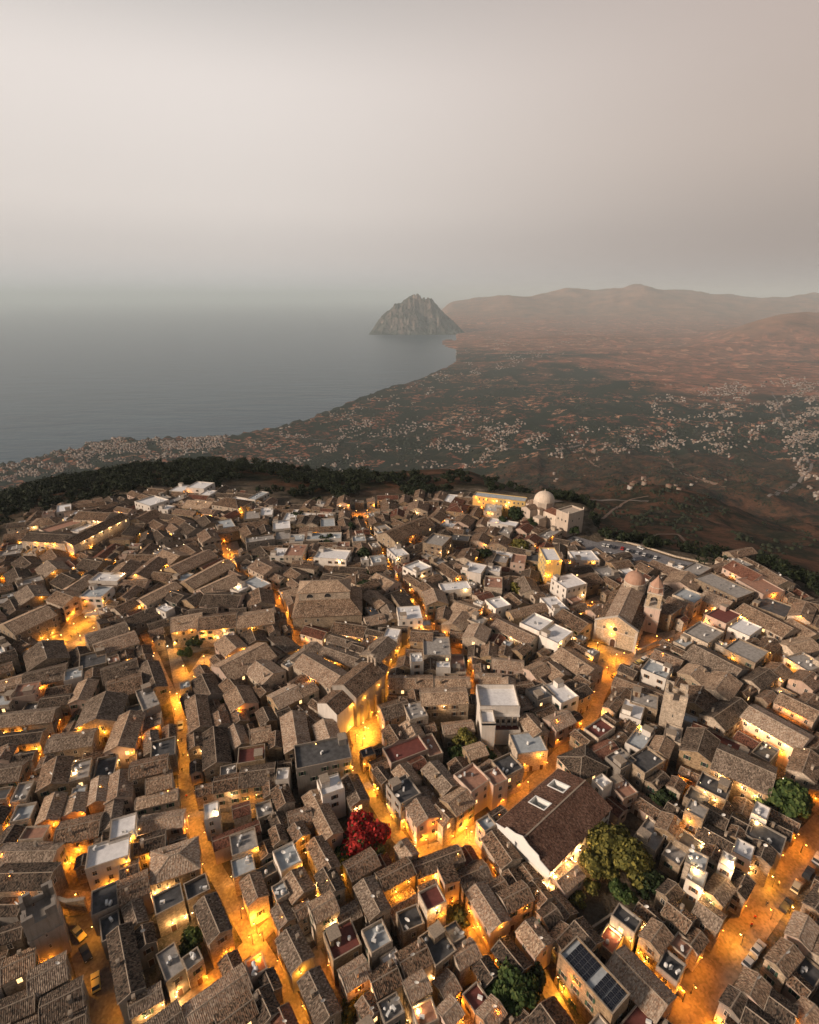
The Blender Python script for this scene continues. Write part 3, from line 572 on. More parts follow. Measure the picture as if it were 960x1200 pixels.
# ------------------------------------------------------------------ surveyed houses: x1 y1 x2 y2 width type colour [height], tile pixels x3
TILES = {
'A': (0, 560, """30 530 190 455 70 G b 9|188 440 280 402 60 G b 9|90 640 230 590 75 G d 7|85 700 230 668 55 G d 7|300 405 382 400 36 F l 10|330 352 430 352 30 F w 8
250 395 375 318 38 G b 7|405 462 480 425 30 G b 7|490 428 620 370 32 G b 8|600 425 645 395 40 G d 7|655 432 722 400 40 G b 7|560 455 602 462 22 F w 8|560 517 700 500 52 G b 9|704 500 830 492 52 G b 9|834 490 960 478 52 G b 9
540 515 552 608 105 G b 9|560 625 600 720 105 G d 8|305 565 440 520 46 G d 7|330 600 470 545 50 G b 7|300 625 400 622 60 F d 7|360 692 480 650 60 G d 7
610 160 660 140 30 G b 6|715 208 790 190 55 G o 9|750 605 830 562 60 G b 7|780 682 930 592 78 G b 8|885 690 960 642 80 G b 8|850 560 930 540 50 G b 6|925 505 960 492 50 G b 7
600 322 740 262 38 G b 7|660 375 790 292 44 G b 8|700 400 830 355 44 G b 7|720 420 850 420 50 G b 7|870 425 960 412 50 G b 7|480 345 560 285 46 G b 7|565 285 640 255 44 G b 7|390 325 490 312 40 G b 7|300 312 382 282 40 G b 6
200 370 300 345 40 G d 6|60 310 130 280 40 G d 6|140 330 230 300 40 G d 7|20 350 100 330 40 G d 6|60 420 160 390 45 G d 7|20 450 110 425 45 G d 6|150 280 240 262 36 G b 6|250 345 340 320 36 G d 6
770 75 860 90 55 H b 9|660 85 750 92 36 G b 6|675 25 735 30 34 F w 8|510 75 560 92 46 F w 8|570 105 605 108 16 F w 6|200 112 250 104 26 F w 6|615 35 660 38 24 F w 6|860 135 915 130 34 F g 6|915 120 960 118 34 F w 6
480 150 545 118 34 G b 6|520 168 575 152 28 G b 6|560 70 590 66 20 F g 6|455 210 520 195 30 G d 6|540 205 590 190 30 G b 6|590 170 640 160 28 G b 6|640 185 700 165 34 G d 6|700 155 760 145 34 G d 6|760 170 820 160 30 F l 6
640 260 700 245 34 G b 6|560 330 650 325 34 G b 6|590 335 660 340 30 F l 6|440 420 470 380 36 G b 7|850 190 900 180 40 G b 7|800 320 850 350 30 G o 6|880 330 960 300 46 G b 8|890 355 960 378 40 F l 8|830 395 880 400 30 F w 7"""),
'B': (320, 560, """232 76 280 76 26 G b 8|300 88 342 84 28 G b 7|370 100 432 100 24 G b 6|475 98 545 100 26 G b 7|620 97 680 104 32 H r 8|745 106 805 108 26 F l 8|400 205 535 148 62 G b 11|545 215 612 225 52 F g 12
405 245 455 275 34 F w 9|345 288 395 285 26 F l 7|155 268 265 275 34 F w 8|50 255 112 255 44 F p 8|120 208 240 205 22 F l 6|172 165 212 152 34 F l 6|280 218 325 216 20 F l 7|475 310 540 320 36 F w 9|600 300 650 342 42 G b 7|655 262 712 270 36 G b 9
675 312 740 328 36 F w 9|752 320 800 324 20 F w 8|745 368 805 372 40 F p 9|590 387 690 380 28 F w 8|520 372 572 390 30 G b 7|510 420 600 420 46 G b 8|720 402 762 420 34 G r 7|760 442 822 442 36 F w 8|840 285 888 290 32 F p 9|885 275 940 288 30 F d 8|860 370 930 382 46 G b 7
440 478 520 478 46 F w 10|408 552 470 558 40 F w 9|150 570 310 622 50 G b 7|200 550 300 580 30 G d 6|320 612 430 572 52 G b 8|210 522 330 520 44 G b 6|445 535 545 545 40 G b 8|545 475 610 490 48 G b 7|600 480 680 500 52 G b 7|640 440 720 468 46 G b 7|680 530 755 548 50 G o 9
790 500 920 565 46 G b 7|620 595 735 620 86 G d 7|735 600 785 605 46 G b 7|770 640 880 652 36 G b 7|885 505 960 525 56 F w 9|830 470 960 448 28 G b 7|900 655 960 680 46 G b 8|700 698 790 700 44 G b 7|530 600 620 592 66 F g 8|490 625 520 650 34 F w 11|575 660 622 662 22 F w 8
0 262 50 265 30 F w 7|50 335 110 330 30 G b 7|0 330 50 345 30 G b 6|60 215 110 212 26 F l 6|0 170 60 165 30 F w 6|10 205 60 200 30 F g 6|230 240 280 250 24 G b 6|350 240 385 235 22 F g 6|100 130 220 136 12 F w 4|270 335 320 350 44 H b 7|330 400 400 440 44 G b 7|360 340 430 370 40 G b 7|410 440 440 500 50 G b 7|350 450 400 455 40 F g 6|340 500 400 470 40 G b 7|300 440 345 430 36 G b 6
620 210 690 212 22 F d 6|550 130 600 140 26 G b 6|600 160 640 170 22 F w 6|640 140 700 150 30 G b 6|700 205 760 215 30 G b 6|770 215 830 225 30 G b 6|800 185 840 190 24 F g 6|860 165 905 180 26 G r 6|890 205 930 215 24 G r 6|540 360 580 340 26 G b 6|565 300 600 290 26 F g 7|430 330 470 340 30 G b 7|560 440 620 450 36 G b 7|690 490 740 510 30 F g 7|630 560 700 565 30 G b 6|830 410 880 440 40 G b 6|880 330 930 350 36 G b 6|740 500 790 480 30 G b 6|850 600 900 590 30 G b 7|790 600 840 610 34 G b 7"""),
'C': (640, 560, """65 345 125 385 58 F w 12|90 275 175 278 34 F w 7|445 498 560 490 56 F p 8|465 402 540 432 40 F l 8|430 350 540 362 56 G b 8|555 345 700 415 46 F g 10|655 300 760 350 40 G r 9|700 345 800 405 50 F p 9|760 345 835 345 46 G b 9|560 405 660 440 42 G b 7
590 470 660 500 52 F r 8|662 515 740 540 46 F w 8|700 450 860 540 50 G b 8|735 440 860 465 46 F d 7|865 455 940 478 50 G b 8|840 590 940 575 56 G b 7|840 640 945 650 52 F g 7|510 530 600 562 60 F g 9|520 600 680 690 78 G d 8|490 660 560 705 50 G b 9|650 590 760 635 56 F g 9|380 620 480 645 50 G b 7|350 660 432 695 46 F l 9
60 470 150 520 52 G b 7|0 540 70 562 54 F w 9|60 600 160 680 70 G b 7|100 370 170 340 50 G b 6|180 335 240 330 36 F g 6|230 300 290 290 30 G b 6|330 300 380 320 26 G b 6|500 310 560 330 50 F g 7|480 290 530 305 20 F g 6|480 560 520 580 40 F l 7|700 505 760 530 40 G b 7|860 520 940 530 50 G b 7|760 580 830 600 44 G b 7|0 440 60 450 50 F w 8|0 650 50 700 60 G b 7|210 285 250 280 30 G b 6|90 250 130 255 22 G b 6|180 250 250 290 10 G b 5|770 660 850 690 50 G b 7|700 560 745 580 30 G b 7|900 480 960 500 40 G b 7|870 560 920 545 36 G b 7"""),
'D': (0, 780, """50 95 130 80 44 F p 8|0 110 60 128 60 F l 7|0 182 250 158 50 G d 7|140 132 250 118 40 G d 7|285 160 430 140 90 G d 8|370 65 515 30 76 G b 8|470 105 570 130 44 F g 8|550 5 590 120 100 G b 9|0 250 180 228 42 G d 7|170 268 330 238 56 G d 8|0 375 120 352 60 G d 7|395 290 480 165 76 G b 8|500 240 560 285 50 G d 7|500 300 600 275 66 F d 8
140 395 240 342 80 G b 9|240 390 310 360 60 F g 8|420 370 415 460 90 G b 8|345 390 350 470 60 G o 8|470 335 600 320 66 G b 9|515 412 600 385 56 G b 8|140 505 215 480 80 G b 8|225 492 300 470 60 G b 7|50 535 120 512 50 F l 7|0 452 75 430 60 F g 8|365 520 420 505 90 G d 8|515 510 620 560 76 G b 7|480 470 620 450 36 G b 7|0 595 60 590 60 G b 7|85 590 160 592 50 F p 8|200 590 350 540 70 G b 8|0 650 190 668 96 G d 8|310 680 455 640 76 F w 9
690 105 700 215 78 G b 8|745 190 800 175 46 G b 7|660 252 705 240 56 G b 7|780 50 860 25 56 G b 7|800 125 890 95 66 G b 7|880 240 950 228 50 G b 7|840 322 930 312 56 F r 8|850 372 960 380 76 G b 7|755 402 840 400 56 G b 7|740 430 760 500 56 F w 8|690 525 725 520 36 F w 6|905 522 955 500 50 F g 6|735 622 905 555 44 G r 6|815 625 900 620 76 F g 8|785 680 870 672 76 F l 7|800 215 870 260 50 G b 6|910 180 960 160 50 G b 7|440 230 480 220 40 G b 7|600 200 600 260 40 G b 6|300 560 360 600 50 G d 7|100 300 200 290 30 G d 6|90 30 170 0 50 G d 7|230 40 290 20 40 F l 7|900 60 950 40 44 G b 7|920 420 960 410 50 G b 7"""),
'E': (320, 780, """0 120 85 78 60 G o 8|75 82 140 75 40 G b 8|70 165 85 288 90 G o 9|140 120 180 140 30 G b 7|170 195 215 275 80 G o 8|80 315 268 300 84 F d 12|165 430 240 412 60 F w 11|270 380 300 470 66 G b 8|5 430 60 470 60 G b 8|130 440 215 585 72 G b 8|70 500 150 520 56 G b 8|70 560 110 590 56 G o 8|145 605 205 705 70 G b 8|370 165 460 125 60 G d 8|440 125 500 175 60 F g 9|400 245 450 225 60 G b 8|460 220 520 200 60 G b 7|520 97 680 97 56 G b 10|410 52 560 48 44 G b 8|570 50 690 52 42 G b 8
760 262 920 262 76 F l 8|415 415 472 478 90 F d 10|440 355 500 405 60 G b 8|340 400 368 370 60 G b 8|550 345 632 425 66 G b 9|500 500 545 600 92 G o 9|615 455 715 485 76 G b 9|665 375 735 425 76 F p 10|700 440 795 440 60 F p 10|810 375 890 360 76 F d 9|530 480 620 505 60 G b 8|870 185 960 230 46 G b 8|690 275 735 305 56 G b 7|715 590 790 700 100 G b 7|0 230 40 240 60 G b 8|0 520 40 560 50 G d 7|20 380 50 395 50 F w 8|500 90 520 140 40 G b 7|600 215 700 200 40 G b 6|920 80 960 120 60 F g 9|770 80 820 10 50 G b 8|860 60 900 90 50 G b 8|540 250 570 320 50 F p 6|780 350 830 365 44 G b 7|560 570 600 590 40 F l 7"""),
'F': (640, 780, """10 105 80 90 76 F w 9|30 200 118 180 60 G b 8|0 260 40 265 56 G b 7|90 125 165 100 60 G b 8|160 245 215 205 60 F r 8|270 145 340 165 56 F w 8|300 115 390 125 50 F g 8|240 105 300 90 46 G b 7|70 335 190 325 92 H b 8|235 315 290 355 60 F g 8|180 400 215 428 40 F w 9|235 425 300 432 66 F p 7|300 345 400 330 66 F d 8|375 265 440 290 56 G b 8|490 245 600 292 84 G b 9|565 175 705 140 76 G b 8|490 22 655 72 76 G b 9|480 92 600 130 66 G b 8|600 312 800 395 96 G b 9|715 150 920 262 66 G b 9|870 330 960 345 96 G b 9|820 110 960 165 46 G b 7|715 52 790 20 60 G b 8
540 400 640 450 56 F d 8|500 490 560 525 46 F g 12|400 535 478 570 60 G b 7|550 490 640 540 50 G d 8|460 600 555 640 50 F d 7|355 560 425 620 96 F g 5|425 645 480 690 60 F g 5|535 560 655 620 60 G b 8|655 530 720 565 44 G d 7|665 640 725 660 56 F w 9|705 570 835 640 66 F d 8|800 585 890 605 56 G d 7|740 510 790 535 46 F w 9|500 685 560 690 66 F l 11|600 470 650 500 40 G b 6|210 170 240 200 36 G b 7|440 400 480 420 40 G b 6|360 400 420 380 40 G d 6|880 20 960 60 46 G b 8|760 110 800 90 40 G b 7|900 100 960 130 40 G b 7|650 60 700 40 40 G b 7|940 250 1000 280 60 G b 8|950 400 1010 420 70 G b 8|150 60 190 50 50 G b 8"""),
'G': (0, 960, """0 150 190 170 110 G d 9|320 120 440 85 100 F w 9|535 135 690 125 116 H b 8|415 245 515 205 76 G b 8|445 305 500 350 76 G d 7|320 315 420 290 96 F d 7|545 305 640 265 66 F d 8|655 260 730 225 60 F d 8|395 395 445 680 100 G d 9|475 420 525 395 66 G d 7|570 470 630 540 80 F g 7|500 560 630 530 60 G d 8|725 290 795 440 92 G d 9|840 255 915 235 90 G b 8|880 312 950 288 50 F l 8|785 180 870 200 76 F l 8|650 690 865 545 96 G b 8|760 700 880 620 90 G b 8|905 600 955 680 76 G b 8|885 520 925 510 46 F p 7
70 430 215 375 76 G b 8|100 570 225 500 86 G d 8|0 650 110 640 96 G d 7|150 650 290 600 100 G d 7|0 380 60 395 46 G d 7|120 700 290 690 50 G d 7|340 60 360 20 50 F g 8|240 200 290 190 40 G d 6|0 280 50 300 50 G d 7|640 540 660 560 50 F g 7"""),
'H': (320, 960, """15 150 85 122 80 F l 8|55 190 110 250 86 G b 8|155 90 220 200 70 G b 8|10 280 45 340 66 G b 7|320 210 375 320 80 G b 9|380 215 480 150 66 G b 8|495 150 665 120 60 G d 7|545 250 575 310 76 F r 11|445 355 520 350 76 F d 8|330 435 400 400 90 F l 10|395 480 425 500 36 F w 8|120 325 210 295 76 G b 10|175 450 285 425 110 F r 9|230 555 320 510 80 G b 9|350 560 440 525 90 G b 9|450 500 540 450 90 G b 9|470 590 540 560 70 G b 9|540 420 620 480 96 F d 8|640 470 715 445 76 G b 8|700 245 795 375 84 G b 8|805 270 900 250 76 G b 8|790 440 890 510 76 G b 7|890 370 960 450 80 G b 8|595 650 650 680 76 G o 8|695 610 730 650 66 F r 7|740 660 790 690 80 G o 8|500 680 570 700 70 F p 7
40 400 100 510 96 G d 8|110 540 190 690 96 G d 8|0 620 40 715 60 G r 7|0 30 40 20 60 G b 8|60 30 110 10 50 G b 8|600 440 640 420 40 F g 8|20 520 60 600 50 G d 7|380 680 440 660 60 F g 8|340 620 400 640 50 G b 8|590 560 640 590 50 G b 7|440 90 500 110 40 G b 7|750 30 800 70 60 F l 8"""),
'I': (640, 960, """200 420 250 430 86 F r 5|250 470 420 655 110 G o 7|235 345 320 370 60 F d 8|355 375 425 430 76 G b 8|430 295 510 360 60 G b 8|515 385 555 425 60 G b 7|545 310 640 365 66 G d 8|610 375 655 425 76 G b 7|475 415 520 450 60 F p 7|570 440 620 455 60 F d 7|405 505 465 530 76 F d 7|470 545 560 525 106 F l 8|585 205 640 265 76 G b 8|660 265 735 310 96 G d 7|505 165 560 175 76 F l 11|645 175 700 185 56 F w 11|745 210 790 245 56 G b 8|760 65 850 110 70 G d 8|650 70 700 95 60 G b 8|915 230 970 300 96 G d 8|865 365 945 400 90 G b 8|740 440 830 400 110 G b 9|690 560 780 600 86 G b 8|650 610 690 650 66 G d 8|700 670 790 700 80 G d 8|820 610 850 690 76 G d 8|880 690 960 670 70 G b 7|900 520 950 560 70 F d 6|560 20 620 60 50 G b 7|410 250 470 240 60 G b 7|570 60 630 100 50 G b 8|30 380 90 420 70 G b 7|0 300 30 350 60 G d 7|850 520 890 500 50 G b 7|470 60 550 100 40 F d 7|960 420 1010 460 80 G b 8|180 640 240 700 60 F g 8|700 120 740 140 40 G b 8""")}
H_ = []       # house records
def add_house(x, y, L, W, a, ty, co, h, src):
    if L < W: L, W, a = W, L, a + pi / 2
    H_.append(dict(x=x, y=y, L=L, W=W, a=a, t=ty, c=co, h=h, src=src, i=len(H_) + 1))
# landmark footprints first, so that nothing is built into them
LM = {}
def lm(name, x, y, L, W, a, h): LM[name] = (x, y, L, W, a, h); raster_poly(rectpoly(x, y, L, W, a), 9999, h)
def span(p, q, z): A, B = at(*p, z), at(*q, z); d = B - A; return A, B, atan2(d.y, d.x), d.length
A_, B_, CH_A, CH_W = span((694,750), (742.5,767.5), 0); u_ = Vector((cos(CH_A), sin(CH_A), 0)); n_ = Vector((-sin(CH_A), cos(CH_A), 0)); CH_O = A_
CH_A += radians(6); u_ = Vector((cos(CH_A), sin(CH_A), 0)); n_ = Vector((-sin(CH_A), cos(CH_A), 0)); c_ = CH_O + u_ * CH_W / 2 + n_ * 22; lm('church', c_.x, c_.y, CH_W, 44, CH_A, 10)
lm('belltower', 108.6, 211.2, 6.6, 6.6, radians(-28), 20)
lm('cliffchurch', 94, 331, 36, 13, radians(-56), 12)
lm('tower', 88.6, 146.6, 6.6, 7.2, radians(-26), 17)
lm('tower2', -82.2, 80.6, 6.4, 7.0, radians(38), 14)
lm('redhall', 39.8, 108.6, 28, 17.2, radians(40.2), 8)
lm('solar', 37.9, 69.8, 13.2, 5.9, radians(-54.5), 10)
lm('white', 30.2, 148.2, 13.4, 17, 0, 12)
A_, B_, BA_A, BA_L = span((343,726), (424,722), 8); c_ = (A_ + B_) / 2 + Vector((-sin(BA_A), cos(BA_A), 0)) * 12; lm('basilica', c_.x, c_.y, BA_L, 24, BA_A, 9)
A_, B_, NV_A, NV_L = span((404,804), (436,778), 15); lm('nave', (A_.x + B_.x) / 2, (A_.y + B_.y) / 2, NV_L + 1, 11, NV_A, 13)
A_, B_, N2_A, N2_L = span((384,824), (405,807), 13); lm('nave2', (A_.x + B_.x) / 2, (A_.y + B_.y) / 2, N2_L + 1, 9, N2_A, 11)
A_, B_, N3_A, N3_L = span((356,770), (398,795), 10); lm('nave3', (A_.x + B_.x) / 2, (A_.y + B_.y) / 2, N3_L + 1, 10, N3_A, 9)
A_, B_, HO_A, HO_L = span((556,579), (617,586), 12); lm('hotel', (A_.x + B_.x) / 2, (A_.y + B_.y) / 2, HO_L, 9, HO_A, 12)
A_, B_, YT_A, _q = span((636,648), (652,648), 16); lm('yellow', at(645, 650, 16).x, at(645, 650, 16).y, 8, 15, 0, 16)
A_, B_, MO_A, MO_L = span((77,638), (143,605), 10); lm('monastery', (A_.x + B_.x) / 2, (A_.y + B_.y) / 2, MO_L, 10, MO_A, 10)
A_, B_, M2_A, M2_L = span((35,628), (85,631), 11); lm('monastery2', (A_.x + B_.x) / 2 , (A_.y + B_.y) / 2, M2_L, 13, M2_A, 11)
A_, B_, M3_A, M3_L = span((45,625), (98,609), 9); lm('monastery3', (A_.x + B_.x) / 2 , (A_.y + B_.y) / 2 + 4, M3_L, 11, M3_A, 8)
A_, B_, M4_A, M4_L = span((93,602), (130,604), 11); lm('monastery4', (A_.x + B_.x) / 2 , (A_.y + B_.y) / 2, M4_L, 13, M4_A, 10)
A_, B_, M5_A, M5_L = span((38,612), (70,610), 8); lm('monastery5', (A_.x + B_.x) / 2 , (A_.y + B_.y) / 2, M5_L, 12, M5_A, 8)
def settle(x, y, L, W, a, h):
    """keep a surveyed house off the streets and off its neighbours"""
    for it in range(16):
        X, Y = rectpts(x, y, L, W, a); o = OCC[gi(X, Y)]; bs = (o == -1) | (o == -2) | (o == -3) | (o == 9999); bh = (o > 0) & (o != 9999)
        f1, f2 = bs.mean(), bh.mean()
        if f1 <= .03 and f2 <= .14: return x, y, L, W, True
        b = bs | bh; cx, cy_ = X[b].mean(), Y[b].mean(); d = Vector((x - cx, y - cy_)); 
        if d.length > .05: d.normalize(); x += d.x * .35; y += d.y * .35
        u = abs(d.x * cos(a) + d.y * sin(a)); L *= 1 - .03 * u; W *= 1 - .03 * (1 - u)
        if L < 3 or W < 2.6: return x, y, L, W, False
    return x, y, L, W, (f1 < .12 and f2 < .34)
RAW = []
for key, (ox, oy, txt) in TILES.items():
    for e in txt.replace('\n', '|').split('|'):
        q = e.split()
        if len(q) < 7: continue
        x1, y1, x2, y2, w_ = [float(v) for v in q[:5]]; ty, co_ = q[5], q[6]; h = (float(q[7]) if len(q) > 7 else 7.0) * .93
        z = h + (1.2 if ty != 'F' else 0); p1 = (ox + x1 / 3, oy + y1 / 3); p2 = (ox + x2 / 3, oy + y2 / 3); P, Q, a, L = span(p1, p2, z); mid = (P + Q) / 2
        dx, dy = p2[0] - p1[0], p2[1] - p1[1]; l_ = math.hypot(dx, dy); mpx, mpy = (p1[0] + p2[0]) / 2, (p1[1] + p2[1]) / 2
        e1 = at(mpx - dy / l_ * w_ / 6, mpy + dx / l_ * w_ / 6, h); e2 = at(mpx + dy / l_ * w_ / 6, mpy - dx / l_ * w_ / 6, h); dn = e2 - e1
        W = abs(dn.x * -sin(a) + dn.y * cos(a)); L = max(L, 3.5) + .4; W = min(max(W, 4.0), 15)
        if mid.y < 420: RAW.append([mid.x, mid.y, L, W, a, ty, co_, h, key])
FLD = [(q[0], q[1], q[4], q[2] ** 1.5 / 8) for q in RAW] + [(Q[i].x, Q[i].y, atan2((Q[i+1] - Q[i-1]).y, (Q[i+1] - Q[i-1]).x), 2.2) for kind, wd, sp_, pw, Q in STR_PTS for i in range(2, len(Q) - 2, 4)] + [(v[0], v[1], v[4], 8) for v in LM.values()]
FLD = np.array(FLD)
def field(x, y, sig=17.0):
    w = FLD[:, 3] * np.exp(-((FLD[:, 0] - x) ** 2 + (FLD[:, 1] - y) ** 2) / sig ** 2) + 1e-12; z = (w * np.exp(4j * FLD[:, 2])).sum(); return float(np.angle(z)) / 4
for x, y, L, W, a, ty, co_, h, key in RAW:
    d = (field(x, y) - a + pi / 4) % (pi / 2) - pi / 4; a += d * .8
    x, y, L, W, ok_ = settle(x, y, L, W, a, h)
    if not ok_: continue
    add_house(x, y, L, W, a, ty, co_, h + random.uniform(-.3, .3), key); raster_poly(rectpoly(x, y, L, W, a), len(H_), h, True)
N_SURV = len(H_)
# ------------------------------------------------------------------ infill between the surveyed houses
TOWN = [at(x, y) for x, y in [(-75,700),(-60,660),(10,640),(40,606),(100,594),(140,592),(175,583),(215,576),(258,578),(300,588),(330,598),(400,598),(470,590),(520,586),(560,590),(625,608),(655,640),(690,652),(740,664),(800,676),(830,668),(860,655),(905,682),(960,720),(1020,760),(1060,900),(1040,1240),(-70,1240),(-80,900)]]
SITE = [(hh['x'], hh['y'], hh['a']) for hh in H_]
for kind, wd, sp_, pw, Q in STR_PTS:
    for i in range(2, len(Q) - 2, 5): d = Q[i+1] - Q[i-1]; SITE.append((Q[i].x, Q[i].y, atan2(d.y, d.x)))
SITE = np.array(SITE); rr = random.Random(5)
txs = [p.x for p in TOWN]; tys = [p.y for p in TOWN]
def infill(n, sizes, tol):
    for _ in range(n):
        x = rr.uniform(min(txs), max(txs)); y = rr.uniform(min(tys), max(tys))
        if OCC[gi(x, y)] != 0 or not inpoly(np.array([x]), np.array([y]), [(p.x, p.y) for p in TOWN])[0]: continue
        a = field(x, y) + rr.gauss(0, .025) + (pi / 2 if rr.random() < .5 else 0)
        L = rr.uniform(*sizes[0]); W = rr.uniform(*sizes[1])
        X, Y = rectpts(x, y, L, W, a); o = OCC[gi(X, Y)] != 0
        if o.mean() > tol:
            if o.mean() > .4: continue
            cx, cy_ = X[o].mean(), Y[o].mean(); d = Vector((x - cx, y - cy_)); 
            if d.length < .1: continue
            d.normalize(); x += d.x * 1.2; y += d.y * 1.2; X, Y = rectpts(x, y, L, W, a); o = OCC[gi(X, Y)] != 0
            if o.mean() > tol: continue
        far = y > 240; r = rr.random()
        ty = 'G' if r < .74 else ('S' if r < .84 else 'F'); right = x > 0
        co_ = rr.choice('bbbbbbddro' if ty != 'F' else ('wwlgggp' if y > 170 else 'gddglr'))
        h = rr.choice([3.8, 4.6, 5.2, 5.8, 6.4, 7]) * (.88 if far else 1)
        add_house(x, y, L, W, a, ty, co_, h + rr.uniform(-.4, .4), '-'); raster_poly(rectpoly(x, y, L, W, a), len(H_), h, True)
infill(6000, ((11, 19), (6.5, 8.5)), .05); infill(10000, ((7, 13), (5, 7.5)), .08); infill(12000, ((5, 8), (4, 6)), .12); infill(9000, ((3.6, 5.5), (3.2, 4.2)), .12)
def grow():
    for hh in H_:
        if rr.random() < .12: continue
        for sx, sy in ((1,0),(-1,0),(0,1),(0,-1)):
            for st in range(8):
                a = hh['a']; L, W = hh['L'], hh['W']; e = .5
                lx, ly, l2, w2 = (sx * (L/2 + e/2), 0, e, W * .9) if sx else (0, sy * (W/2 + e/2), L * .9, e)
                if not sx and W > 10.5: break
                x = hh['x'] + lx*cos(a) - ly*sin(a); y = hh['y'] + lx*sin(a) + ly*cos(a); X, Y = rectpts(x, y, l2, w2, a, .6)
                if (OCC[gi(X, Y)] != 0).mean() > .08: break
                raster_poly(rectpoly(x, y, l2, w2, a), hh['i'], hh['h'], True); dx, dy = sx * e / 2, sy * e / 2
                hh['x'] += dx*cos(a) - dy*sin(a); hh['y'] += dx*sin(a) + dy*cos(a)
                if sx: hh['L'] += e
                else: hh['W'] += e
grow()
print('HOUSES', N_SURV, len(H_))
# ------------------------------------------------------------------ house construction
WALLS = {'b': ['ws','wo','wl','wl','wo','wp'], 'd': ['ws','wg','ws'], 'r': ['wo','wl','wp'], 'o': ['wl','wo','wp'], 'w': ['ww'], 'l': ['ww','wl'], 'g': ['wl','ws','wg'], 'p': ['wp','wl']}
TILE = {'b': 'tb', 'd': 'td', 'r': 'tr', 'o': 'to', 'w': 'tb', 'g': 'tb', 'l': 'tb', 'p': 'tb'}; FLOOR = {'w': 'fw', 'l': 'fl', 'g': 'fg', 'd': 'fd', 'r': 'fr', 'p': 'fp', 'b': 'fg', 'o': 'fp'}
def ring(m, x0, y0, x1, y1, z0, z1, t, mi=0, coping=None):
    "parapet: outer faces from z0, top ring, inner faces"
    m.box(x0, y0, z0, x1, y1, z1, mi, top=False); c = mi if coping is None else coping
    a, b, c2, d = x0 + t, y0 + t, x1 - t, y1 - t
    m.face([(x0,y0,z1),(x1,y0,z1),(c2,b,z1),(a,b,z1)], c); m.face([(x1,y0,z1),(x1,y1,z1),(c2,d,z1),(c2,b,z1)], c)
    m.face([(x1,y1,z1),(x0,y1,z1),(a,d,z1),(c2,d,z1)], c); m.face([(x0,y1,z1),(x0,y0,z1),(a,b,z1),(a,d,z1)], c)
def inner(m, x0, y0, x1, y1, zf, z1, t, mi):
    a, b, c, d = x0 + t, y0 + t, x1 - t, y1 - t
    m.face([(c,b,zf),(a,b,zf),(a,b,z1),(c,b,z1)], mi); m.face([(a,d,zf),(c,d,zf),(c,d,z1),(a,d,z1)], mi)
    m.face([(c,d,zf),(c,b,zf),(c,b,z1),(c,d,z1)], mi); m.face([(a,b,zf),(a,d,zf),(a,d,z1),(a,b,z1)], mi)
def gable_roof(r, X, Y, h, rise, ov=.3, og=.12, th=.16, cap=1):
    s = Y / (rise * 0 + Y); k = rise / Y; e = Y + ov; ze = h - k * ov; zr = h + rise; L_ = X + og; sl = math.hypot(e, rise + k * ov)
    for sg in (1, -1):
        q = [(-L_, sg*e, ze), (L_, sg*e, ze), (L_, 0, zr), (-L_, 0, zr)]; uv = [(-L_, 0), (L_, 0), (L_, sl), (-L_, sl)]
        if sg > 0: q = q[::-1]; uv = uv[::-1]
        r.slab([(p[0], p[1], p[2] + th) for p in q], th, 0, uv)
    w_ = .13
    for sg in (1, -1):
        r.slab([(-L_, 0, zr + th + .10), (-L_, -w_*sg, zr + th + .05 - k*w_), (L_, -w_*sg, zr + th + .05 - k*w_), (L_, 0, zr + th + .10)][::sg], .06, cap)
    for sx in (-1, 1):       # mortared verges
        for sg in (1, -1):
            q = [(sx*L_ - .07, sg*e, ze + th + .05), (sx*L_ + .07, sg*e, ze + th + .05), (sx*L_ + .07, sg*.16, zr + th + .05), (sx*L_ - .07, sg*.16, zr + th + .05)]
            r.slab(q if sg < 0 else q[::-1], .1, cap)
def gable_walls(m, X, Y, h, rise, z0=-2.0, mi=0):
    m.box(-X, -Y, z0, X, Y, h, mi, top=False)
    m.face([(X,-Y,h),(X,Y,h),(X,0,h+rise)], mi); m.face([(-X,Y,h),(-X,-Y,h),(-X,0,h+rise)], mi)
def hip_roof(r, X, Y, h, rise, ov=.3, th=.16, cap=1, run=None):
    k = rise / Y; e = Y + ov; f = X + ov; ze = h - k * ov; zr = h + rise; rx = max(0.02, X - (run if run is not None else Y)); sl = math.hypot(e, rise)
    r.slab([(-f,-e,ze+th),(f,-e,ze+th),(rx,0,zr+th),(-rx,0,zr+th)], th, 0, [(-f,0),(f,0),(rx,sl),(-rx,sl)])
    r.slab([(f,e,ze+th),(-f,e,ze+th),(-rx,0,zr+th),(rx,0,zr+th)], th, 0, [(f,0),(-f,0),(-rx,sl),(rx,sl)])
    for sx in (1, -1):
        q = [(sx*f,-e*sx,ze+th),(sx*f,e*sx,ze+th),(sx*rx,0,zr+th)]; r.face(q, 0, [(-e,0),(e,0),(0,sl)])
    for sx in (1, -1):
        for sy in (1, -1):
            a = Vector((sx*f, sy*e, ze+th+.06)); b = Vector((sx*rx, 0, zr+th+.06)); d = (b - a).normalized(); n = Vector((-d.y, d.x, 0)).normalized() * .13
            r.slab([tuple(a - n), tuple(a + n), tuple(b + n), tuple(b - n)][::-1], .08, cap)
    r.slab([(-rx,-.14,zr+th+.07),(rx,-.14,zr+th+.07),(rx,.14,zr+th+.07),(-rx,.14,zr+th+.07)], .08, cap)
